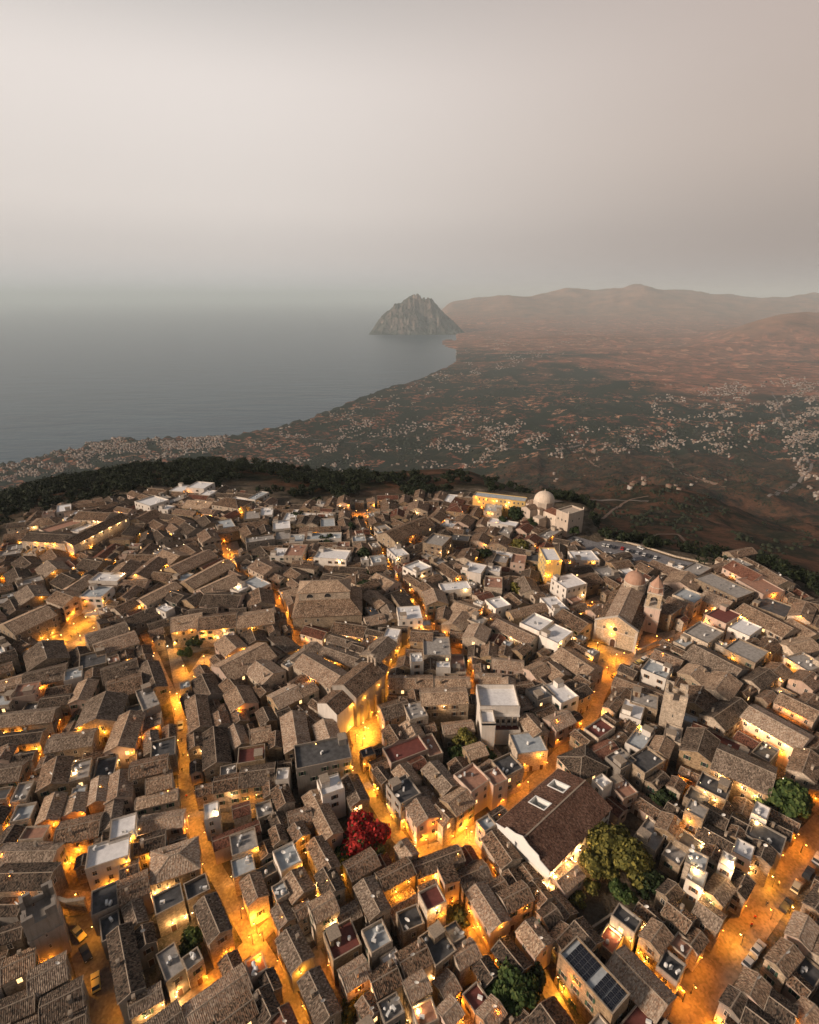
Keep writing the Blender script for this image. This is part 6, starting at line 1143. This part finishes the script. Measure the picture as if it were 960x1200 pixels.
GLOW = {
'A': (0,560,"290 215 w,325 200 w,355 185 w,385 168 w,415 155 w,255 225,125 215 y*,160 222 y*,190 232 y*,255 265 o*,185 320 y,160 308 y,255 312 w,70 225 y,290 340 y,145 415 y,330 150 w,345 145 w,120 172 w,320 240,370 290 y,470 325 y,435 320 w,555 250 w,600 195 y,615 150,645 230 w,710 135,740 130,735 180 y,595 300 y,665 50 o*,725 95 w,695 95 w,840 105 y*,848 120 y*,800 235 o,815 300 y*,620 535,670 530,715 525,785 520,870 507,855 590,545 625 w,588 615 w,718 550,755 555,790 550,680 562,560 445 o*,330 480 w*,255 470 o*,185 545 y*,150 565 y*,240 500 o,300 430 o,360 430 y,445 622 y,420 652 w,250 600 y*,680 700 y*,500 445 y,580 400 o,620 390 o,8 290 o*,8 350 o*,30 700 y*,840 380 w,780 312 y,420 112 o,520 200 o,100 600 o,880 350 y,920 370 o,805 640 y"),
'B': (320,560,"235 95 w,265 95 y,250 105 y*,355 92 y,320 135 o,300 135 o,235 292 w,115 460 w*,165 452 w*,505 120 w,590 260 w,615 260 w,650 352 y,705 272 y,440 282 w,525 340 w,375 350 w,150 185 y,820 95 w,715 65 y,725 82 y,735 100 y,750 72 y,775 80 y,830 85 w,760 122 y*,790 155 o,750 222 o*,830 230 o,920 238 o*,665 118 o,490 205 o,480 230 o,600 148 o*,640 382 w,675 385 w,260 545 w,300 575 y*,330 567 y,490 430 y*,605 540 y*,770 500 y*,680 640 y,435 605 y*,355 642 y*,387 652 y,370 560 y,30 400 o,50 470 y*,60 520 o*,90 590 y*,20 425 o,880 562 w,850 545 w,955 340 y,500 540 w,730 470 o,560 400 w,340 470 o,120 290 y,450 400 y,520 520 o,180 620 y,220 640 y,10 560 o"),
'C': (640,560,"230 520 y**,232 545 y*,165 435 y*,140 455 o*,130 408 w,60 450,55 290 y,88 295 y,165 295 y,475 330 o*,660 342 y,800 410 o**,565 500 o*,710 480 y*,690 487 w,900 470,620 582 y,660 630 y*,160 630 y*,425 590 o*,400 610 o*,830 300 o*,885 275 o*,940 345 o,870 640 y,790 602 y,8 290 y*,8 340 y*,8 250 y*,100 560 w,50 580 w,120 470 y,350 312 o,930 640 y,590 460 o,330 600 o*,20 200 o"),
'D': (0,780,"630 140 y**,150 70 o,20 60 y*,70 228 y,15 232 y,110 297 y*,130 287 y*,277 205 y*,345 217 y,368 230 y,550 210 o,250 335 w,240 377 w,300 305 w,412 332 w,465 300,480 250 o,355 435,290 500 o,190 550 o,585 420 o*,460 600,510 577 w,530 665 y,230 690 o,275 640 o,350 667 w,445 682,720 295 w,765 277 o,840 145 o,830 257 y,755 500 w,815 447 w,870 462 y,900 640,650 572 o*,30 490 o*,50 622 o,820 240 o,60 230 y,20 560 o*"),
'E': (320,780,"330 245 y**,345 160 o*,320 230 y*,370 65 y,320 110 y,285 135 y,270 210 y,130 162 y*,150 270 y*,600 135 w,690 100 y*,690 122 y,600 530 y*,620 512 y,505 605 y*,680 607 y**,940 310 y*,545 642 o,635 600 o,645 642 y,560 550 o,100 600 y,120 652 y,300 497 w,320 340 y*,290 350 y*,800 532 o,730 560 o,500 640 y,460 560 o,420 520 y*,350 440 y*,580 100 o,900 440 o,840 490 o,140 30 o,640 60 o*"),
'F': (640,780,"205 165 y**,490 262 w*,505 275 w*,715 190 w*,765 217 w*,800 237 w*,850 262 w*,912 297 w*,750 262 o*,790 287 o*,832 302 o*,620 377 w*,690 422 w*,735 452 w*,820 397 w,545 412 w,595 467 w,560 440 w,485 397 o,640 497,560 597 w,615 642 w,500 502 y*,507 542 y*,680 637 w,745 542 w*,535 702 w*,115 642 w*,95 670 w,350 215 y*,850 155 o*,890 170 o*,830 47 w,820 87,870 5 y,930 22 y*,950 462 o,650 690 w,60 670 w,30 180 o*,120 200 o*,20 340 o"),
'G': (0,960,"190 15 o,240 152 o*,280 102 o,50 215 o,20 187 o,80 257 o,385 222 o*,450 182 o,545 252 w*,590 232 w,530 392 w*,605 357 w*,650 337 w*,805 462 o,725 547 o*,620 597 w,570 642 w,510 687 w*,575 682 w,630 632 w,930 352 o*,905 402 y**,175 502 o*,340 132 w,120 302 o,465 47 y,495 35 y,530 127 o*,890 440 o*,930 470 o*,690 320 w,10 120 o,850 350 o"),
'H': (320,960,"430 247 y*,475 212 y*,530 205 o*,580 202 y*,630 182 y**,505 70 y*,690 75 y*,570 312 w*,635 292 o,695 317,725 372,795 362,880 287 o,945 222 w*,940 252 w,770 502 o,415 642 w,210 217 y*,245 190 y*,155 262 y,145 227 w,100 172 y,95 532 y*,30 342 o,100 282 o,505 652 w*,545 622 w*,160 572 o,210 362 w*,700 382 o,560 547 w,5 502 o,480 700 w,590 330 o,240 380 y*,300 590 o,660 700 o*,640 620 o*,740 640 o*,780 660 o*"),
'I': (640,960,"105 100 w*,105 147 w,60 132 w*,60 182 w,20 182 w*,20 232 w,560 67 w*,615 102 w*,650 147 w*,650 182 w,700 190 y*,715 182 w,545 247 w*,585 287 w*,530 170 w*,325 357 w*,360 397 w*,245 387 w*,270 412 w,330 462 y*,350 492 y,690 92 w*,855 332 y**,895 117 o*,685 542 y**,790 352 o*,620 712 o*,880 692 o,600 700 o*,30 642 y*,60 602 y*,100 562 o*,480 642 o*,510 612 o*,400 560 o,440 600 o,720 160 w,300 420 y,560 250 w,880 60 o")}
for key, (ox, oy, txt) in GLOW.items():
    for e in txt.split(','):
        q = e.split(); cl = q[2] if len(q) > 2 else 'y'; st = cl.count('*'); cl = cl.strip('*') or 'y'
        k = {'o': 'bulbo', 'y': 'bulby', 'w': 'bulbw'}[cl]; lamp_at(ox + float(q[0]) / 3, oy + float(q[1]) / 3, k, GLOW_P * (1.2, 2.0, 4.2)[st])
SPOT_MIN = 0; LD.clear()
# lanterns along the streets, hung on whatever wall is beside them
for si, (kind, wd, sp_, pw, Q) in enumerate(STR_PTS):
    acc = sp_ * .4; side = 1
    for i in range(1, len(Q) - 1):
        acc += (Q[i] - Q[i-1]).length
        if acc < sp_: continue
        acc = 0; d = (Q[i+1] - Q[i-1]).normalized(); done = False; side = -side
        for sg in (side, -side):
            n = Vector((-d.y, d.x, 0)) * sg; o_ = Vector((Q[i].x, Q[i].y, 3.9)); hit, loc, nn, fi, ob, mw = sc.ray_cast(DG, o_, n, distance=wd / 2 + 3.0)
            if hit and not soft(ob) and abs(nn.z) < .3:
                nn = Vector((nn.x, nn.y, 0)).normalized(); nn = nn if nn.dot(-n) > 0 else -nn
                wall_lamp(loc + nn * .01, nn, ob, 'bulbo' if si % 3 else 'bulby', pw * STREET_P); done = True; break
        if not done: n = Vector((-d.y, d.x, 0)) * side; street_lamp(Q[i].x + n.x * (wd / 2 + .2), Q[i].y + n.y * (wd / 2 + .2), 0, atan2(n.y, n.x) - pi / 2, 'bulbo', pw * STREET_P)
for px, py, k, e in [(90,738,'bulby',1600),(104,730,'bulby',1500),(112,744,'bulby',1500),(75,752,'bulby',1500),(60,757,'bulby',1400),(95,752,'bulby',1200),(700,762,'bulby',1500),(722,776,'bulby',1500),(712,790,'bulbo',1200),(770,753,'bulbo',500),(218,788,'bulby',1300),(240,778,'bulby',1100),(208,760,'bulby',800),(210,822,'bulby',2600),(430,862,'bulby',1800),(425,874,'bulby',1400),(270,650,'bulby',1200),(430,603,'bulbo',1300),(417,604,'bulbo',1000),(692,712,'bulbo',1300),(95,1058,'bulbo',350),(654,1160,'bulby',900),(645,1130,'bulby',600),(905,1040,'bulby',900),(868,1108,'bulby',900)]:
    p = at(px, py); street_lamp(p.x, p.y, .15, random.uniform(0, 6), k, e * STREET_P * .85)
print('LAMPS wall %d post %d skipped %d' % tuple(NL))
# ------------------------------------------------------------------ cars
def car_body(col, van=False):
    key = 'car_paint_' + col; M.setdefault(key, plain(key, {'white': (.74,.74,.72), 'silver': (.42,.43,.45), 'dark': (.03,.032,.037), 'red': (.45,.03,.03), 'blue': (.05,.08,.16), 'yellow': (.78,.62,.20), 'beige': (.55,.47,.33)}[col], .25, var=.04, spec=.6))  # yellow: warm lamplight put into the paint of pale cars
    H2 = 1.95 if van else 1.42; prof = [(-2.1,.32),(-2.12,.62),(-2.0,.88),(-1.25,.98 if not van else 1.1),(2.02,1.0),(2.1,.7),(2.08,.32)]
    m = MB(); hw = .86
    def ext(m, P, w0, mi, w1=None):
        n = len(P)
        for s, w_ in ((1, w0), (-1, w0)):
            q = [(x, s*w_, z) for x, z in P]; m.face(q if s < 0 else q[::-1], mi)
        for i in range(n): j = (i+1) % n; m.face([(P[i][0],w0,P[i][1]),(P[j][0],w0,P[j][1]),(P[j][0],-w0,P[j][1]),(P[i][0],-w0,P[i][1])], mi)
    ext(m, prof[::-1], hw, 0)
    m.box(-2.16,-.8,.3,-2.08,.8,.5,1); m.box(2.06,-.8,.3,2.16,.8,.52,1)
    roof = [(-.75,1.0),(-.1,H2),(1.45 if not van else 1.95,H2),(1.95 if not van else 2.0,1.02)]
    g = MB(); ext(g, [(x, z) for x, z in roof][::-1], .76, 0); g.box(-.12,-.73,H2+.003,1.4 if not van else 1.95,.73,H2+.05,1)
    for xx in (-.05, .62, 1.3): g.box(xx-.05,-.775,1.0,xx+.05,-.762,H2,1); g.box(xx-.05,.762,1.0,xx+.05,.775,H2,1)
    return m.mesh('body', [M[key], M['iron']]), g.mesh('cabin', [M['glass'], M[key]])
wh = MB(); 
for i in range(14):
    t0, t1 = 2*pi*i/14, 2*pi*(i+1)/14; p = lambda t, y, r=.33: (r*cos(t), y, r*sin(t))
    wh.face([p(t0,-.1),p(t1,-.1),p(t1,.1),p(t0,.1)][::-1], 0); wh.face([(0,-.11,0),p(t0,-.11,.2),p(t1,-.11,.2)], 1); wh.face([(0,-.1,0),p(t0,-.1),p(t1,-.1)], 0); wh.face([(0,.1,0),p(t1,.1),p(t0,.1)], 0); wh.face([(0,.11,0),p(t1,.11,.2),p(t0,.11,.2)], 1)
WHM = wh.mesh('wheel', [M['rubber'], M['metal']]); hl = MB(); hl.box(-.03,-.16,-.07,.03,.16,.07,0,bottom=True); HLM = hl.mesh('headlight', [M['whitep']]); CB = {}
def car(px, py, hx, hy, col, label, van=False, grp='parked cars', z=.06):
    """(hx, hy): picture point the car's nose points to"""
    p = at(px, py); q = at(hx, hy); a = atan2(q.y - p.y, q.x - p.x) + pi; o = thing('parked_car' if not van else 'parked_van', 'van' if van else 'car', (p.x, p.y, z), a, grp, label)
    if (col, van) not in CB: CB[(col, van)] = car_body(col, van)
    b, g = CB[(col, van)]; link('body', b, o); link('cabin', g, o)
    for sx in (-1.3, 1.3):
        for sy in (-.78, .78): link('wheel', WHM, o, (sx, sy, .33))
    for sy in (-.6, .6): link('headlight', HLM, o, (-2.12, sy, .66))
car(93,1096,100,1104,'yellow','white car shining yellow under the lamp, nearest the battlemented tower in its street'); car(101,1119,106,1130,'dark','nearly black car between the two yellow-lit cars'); car(113,1153,112,1140,'yellow','yellow-lit car with dark windows, lowest of three below the battlemented tower')
car(212,852,212,862,'silver','single silver car at the upper end of the long lit street')
car(933,1041,938,1032,'beige','cream van parked on the wide orange street',True); car(947,1025,952,1017,'dark','dark car parked just above the cream van'); car(921,1063,927,1055,'dark','dark car parked just below the cream van'); car(958,1008,963,1000,'silver','silver car cut by the right edge above the cream van')
car(888,1113,895,1104,'silver','upper of two grey cars lower down the wide orange street'); car(878,1128,885,1119,'silver','lower of two grey cars down the wide orange street')
car(721,793,728,788,'yellow','pale car nearest the church square in the row of five'); car(730,788,737,784,'dark','black car, second in the row of five below the church'); car(739,784,746,779,'yellow','pale car in the middle of the row of five below the church'); car(749,777.5,756,773,'yellow','small pale car, fourth in the row of five below the church'); car(755,773.5,762,769,'white','white car at the far end of the row of five below the church')
car(687,716,694,712,'red','red car in the orange-lit court beside the pale square tower house')
row = [(405,360,'white'),(435,365,'white'),(475,375,'dark'),(535,385,'red'),(572,398,'white'),(605,405,'dark'),(642,415,'silver'),(688,428,'white'),(725,438,'dark'),(768,448,'white')]; ordn = ['first','second','third','fourth','fifth','sixth','seventh','eighth','ninth','tenth','eleventh']
for i_, (x, y, c) in enumerate(row): car(640+x/6, 580+y/6, 640+x/6+3, 580+y/6-6, c, f'{c} car, {ordn[i_]} from the left in the outer row of the cliffside car park', grp='cars in the cliffside car park', z=.22)
for i_, (x, y, c) in enumerate([(455,425,'white'),(490,434,'silver'),(560,452,'dark'),(600,460,'white'),(668,486,'dark'),(706,500,'yellow'),(835,522,'white'),(846,532,'silver'),(885,500,'white'),(945,505,'silver'),(980,515,'dark')]): car(640+x/6, 580+y/6, 640+x/6+6, 580+y/6+2, c, f'{c} car, {ordn[i_]} from the left in the inner row of the cliffside car park', grp='cars in the cliffside car park', z=.22)
car(673,634,679,637,'dark','dark car at the left mouth of the cliffside car park',z=.22); car(677.5,635.5,684,638,'white','white car at the left mouth of the cliffside car park',z=.22); car(751,643.5,757,646,'white','lone white car on the verge above the car park row',z=.22)
# ------------------------------------------------------------------ people
def person_mesh(pose):
    V = [(0,0,.95),(0,0,1.2),(0,0,1.42),(0,0,1.52),(0,0,1.68),(.2,0,1.40),(.27,.03,1.12),(.28,-.10,.88),(-.2,0,1.40),(-.27,.03,1.12),(-.28,.1,.88),(.1,0,.88),(.12,-.1*pose,.48),(.12,.16*pose,.05),(.12,.0*pose-.12,.04),(-.1,0,.88),(-.12,.1*pose,.48),(-.12,-.14*pose,.05),(-.12,-.26,.04)]
    E = [(0,1),(1,2),(2,3),(3,4),(2,5),(5,6),(6,7),(2,8),(8,9),(9,10),(0,11),(11,12),(12,13),(13,14),(0,15),(15,16),(16,17),(17,18)]
    R = [.15,.15,.14,.06,.11,.07,.05,.035,.07,.05,.035,.09,.065,.045,.04,.09,.065,.045,.04]
    me = bpy.data.meshes.new('person_tmp'); me.from_pydata(V, E, []); o = bpy.data.objects.new('person_tmp', me); COL.objects.link(o); md = o.modifiers.new('s', 'SKIN'); o.modifiers.new('u', 'SUBSURF').levels = 1
    for i, r in enumerate(R): me.skin_vertices[0].data[i].radius = (r, r)
    me.skin_vertices[0].data[0].use_root = True
    bpy.context.view_layer.update(); ev = bpy.data.meshes.new_from_object(o.evaluated_get(bpy.context.evaluated_depsgraph_get())); bpy.data.objects.remove(o); return ev
M['skin'] = plain('skin', (.45,.28,.20), .6); CL = {c: plain('cloth_' + c, v, .85) for c, v in {'red': (.40,.03,.03), 'dark': (.03,.03,.04), 'white': (.6,.6,.58), 'blue': (.06,.10,.22)}.items()}
PB = [person_mesh(1.0), person_mesh(.2)]; PM_ = {}
for c in CL:
    for j in (0, 1):
        me = PB[j].copy(); me.materials.clear(); me.materials.append(M['skin']); me.materials.append(CL[c]); me.materials.append(CL['dark'])
        for p in me.polygons: z = p.center.z; p.material_index = 0 if z > 1.50 else (2 if z < .95 and abs(p.center.x) < .24 else (1 if not (abs(p.center.x) > .24 and z < 1.05) else 0)); p.use_smooth = True
        PM_[(c, j)] = me
for px, py, c, j, lb in [(884,1078,'red',0,'person in red walking down the middle of the wide orange street'),(880,1087,'red',0,'second person in red, a few steps lower on the wide orange street'),(898,1062,'dark',0,'person in dark clothes near the cream van'),(912,1038,'white',0,'person in white walking above the cream van'),(213,870,'dark',0,'person in dark clothes below the silver car on the long lit street'),(215,887,'white',0,'person in white halfway along the long lit street'),(214,905,'dark',0,'person in dark clothes farther down the long lit street'),(219,936,'red',0,'person in red at the bend of the long lit street'),
    (84,748,'dark',1,'person standing at the left side of the yellow-lit square'),(92,744,'white',1,'person in white standing in the middle of the yellow-lit square'),(101,747,'dark',0,'person walking on the right of the yellow-lit square'),(72,755,'blue',0,'person in blue on the lower edge of the yellow-lit square'),(706,776,'dark',0,'person walking across the church square'),(716,768,'blue',1,'person in blue standing before the church door'),(726,782,'white',1,'person in white near the parked cars of the church square'),(428,866,'dark',1,'person in dark clothes in the brightest lane'),(442,936,'red',0,'person in red on the curving lane by the red-flowering tree'),(475,992,'dark',0,'person at the bottom of the curving lane bend'),(770,757,'dark',0,'person on the terrace beside the bell tower'),(620,926,'dark',0,'person walking up the street behind the great hall')]:
    p = at(px, py); o = link('person', PM_[(c, j)], None, (p.x, p.y, .22 if p.y > 130 else .12), random.uniform(0, 6)); o['category'] = 'person'; o['label'] = lb; o['group'] = 'people out in the streets'
# cafe awnings on the lit square
um = MB(); um.prism([(-1.5,-1.5),(1.5,-1.5),(1.5,1.5),(-1.5,1.5)], 2.35, 2.95, 0, taper=.05); um.box(-1.5,-1.5,2.15,1.5,1.5,2.35,0,top=False); UM = um.mesh('canopy', [M['whitep']]); up = MB(); up.ngon(0,0,.05,8,0,2.8,0); up.box(-.3,-.3,0,.3,.3,.12,0); UP = up.mesh('pole', [M['metal']])
for i_, (px, py) in enumerate([(101,717),(107,716),(112,714.5),(118,713.5),(104,721),(112,719.5)]):
    p = at(px, py, 2); o = thing('cafe_parasol', 'parasol', (p.x, p.y, .15), .25, 'white parasols on the lit square', ['leftmost white square parasol in the back row of the lit square','second white parasol from the left in the back row of the square','third white parasol from the left in the back row of the square','rightmost white parasol in the back row of the lit square','left of the two white parasols in front on the lit square','right of the two white parasols in front on the lit square'][i_]); link('pole', UP, o); link('canopy', UM, o)
# boundary wall and road kerb by the car park
def wall_run(name, pts, h, t, label, mat='wl'):
    P = [at(*p) for p in pts]; m = MB(); o = thing(name, 'wall', (P[0].x, P[0].y, 0), label=label)
    for i in range(len(P) - 1):
        d = P[i+1] - P[i]; a = atan2(d.y, d.x); s = MB(); s.box(0, -t/2, -1.5, d.length, t/2, h, 0); s.box(-.02, -t/2-.05, h, d.length+.02, t/2+.05, h+.1, 1, bottom=True); m.merge(s, Matrix.Translation(P[i] - P[0] + Vector((0,0,.004*i))) @ Matrix.Rotation(a, 4, 'Z'))
    m.obj('wall', [M[mat], M['cap']], o)
wall_run('parapet_wall', [(708,633),(728,635),(754,641),(792,653),(834,662)], .9, .35, 'low pale parapet along the outer edge of the cliffside car park')
wall_run('church_terrace_wall', [(744,768),(762,760),(788,750)], 2.2, .5, 'orange-lit retaining wall of the terrace beside the bell tower')
wall_run('garden_wall', [(660,1070),(672,1088),(684,1100),(706,1085),(716,1078)], 2.2, .4, 'rubble wall closing the walled park at its lower left', 'ws')
wall_run('boundary_wall', [(356,607),(380,608),(396,610)], 2.4, .4, 'pale lit wall along the far edge of town below the dark slope')
wall_run('street_arch_wall', [(70,1068),(84,1072),(104,1069)], 5.0, .8, 'curved stone wall crossing the top of the street beside the battlemented tower', 'wo')
wall_run('orange_alley_wall', [(722,1078),(742,1100),(765,1130),(800,1172)], 3.2, .4, 'long orange-lit wall running down to the wide street beside a big ochre roof', 'wo')
# ------------------------------------------------------------------ labels
MARK = [("the red-flowering tree",428,978),("the pink-domed church",725,715),("the white domed church",655,600),("the tall battlemented tower",790,840),("the dark battlemented tower",45,1060),("the cloister court",895,880),("the solar-panelled block",700,1145),("the great hall with light wells",655,965),
 ("the hip-roofed basilica",380,700),("the monastery",105,625),("the yellow-lit square",88,742),("the tall white terrace house",585,835),("the tall yellow-lit house",645,660),("the brightest lane",428,860),("the main street's top lamp",210,826),("the curving lane bend",485,1000),("the lit street crossing",297,1104),
 ("the cream van",933,1041),("the walled park",720,1020),("the long yellow building",585,583),("the far church roof",478,620),("the three-car street",108,1130),("the big round green tree",602,1165),("the cliffside car park",760,655),("the left edge alley",50,900),("the far orange square",428,602),("the lit wedge terrace",230,785),("the lower orange street",835,1150),("the tall gabled nave",420,800),("the bare chapel wall",390,822),("the walled garden",560,885),("the tall dark conifer",925,935),("the straight lit lane",515,745),("the upper left lane",150,655)]
def nth(n):
    a = ['','nearest','second nearest','third nearest','fourth nearest','fifth nearest','sixth nearest','seventh nearest','eighth nearest','ninth nearest','tenth nearest']
    if n < 11: return a[n]
    return f"{n}{'th' if 10 < n % 100 < 14 or n % 10 > 3 or n % 10 == 0 else {1:'st',2:'nd',3:'rd'}[n % 10]} nearest"
def projpx(x, y, z=4): zc = y * CP + (CAMZ - z) * SP; return 480 + FL * x / zc, 600 + FL * ((CAMZ - z) * CP - y * SP) / zc
def relabel(items):
    """items: (object, x, y, look phrase, noun, family)"""
    B = {}
    for it in items:
        o, x, y, look, noun, fam = it; px, py = projpx(x, y); j = min(range(len(MARK)), key=lambda i: math.hypot(px - MARK[i][1], (py - MARK[i][2]) * 1.15)); dx, dy = px - MARK[j][1], py - MARK[j][2]
        dr = ('right of' if dx > 0 else 'left of') if abs(dx) > abs(dy) else ('below' if dy > 0 else 'above'); B.setdefault((fam, j, dr), []).append((math.hypot(dx, dy), it))
    for (fam, j, dr), L_ in B.items():
        L_.sort(key=lambda q: q[0])
        for n, (d_, it) in enumerate(L_): it[0]['label'] = f"{it[3]} {it[4]}, {nth(n + 1)} {dr} {MARK[j][0]}"
RC = {'tb': 'brown-tiled', 'td': 'grey-tiled', 'tr': 'red-tiled', 'to': 'ochre-tiled', 'fw': 'white-topped', 'fl': 'pale flat', 'fg': 'grey flat', 'fd': 'dark flat', 'fr': 'red-floored flat', 'fp': 'terracotta flat'}
relabel([(hh['obj'], hh['x'], hh['y'], RC[hh['roofm']], {'G': 'gabled house', 'H': 'hip-roofed house', 'S': 'single-slope house', 'F': 'roofed house'}[hh['t']], 'h') for hh in H_ if 'obj' in hh])
relabel([(o, o.location.x, o.location.y, 'glowing', 'lamp on post' if o.name.startswith('street') else 'wall lamp', o.name[:6]) for o in LAMPS])
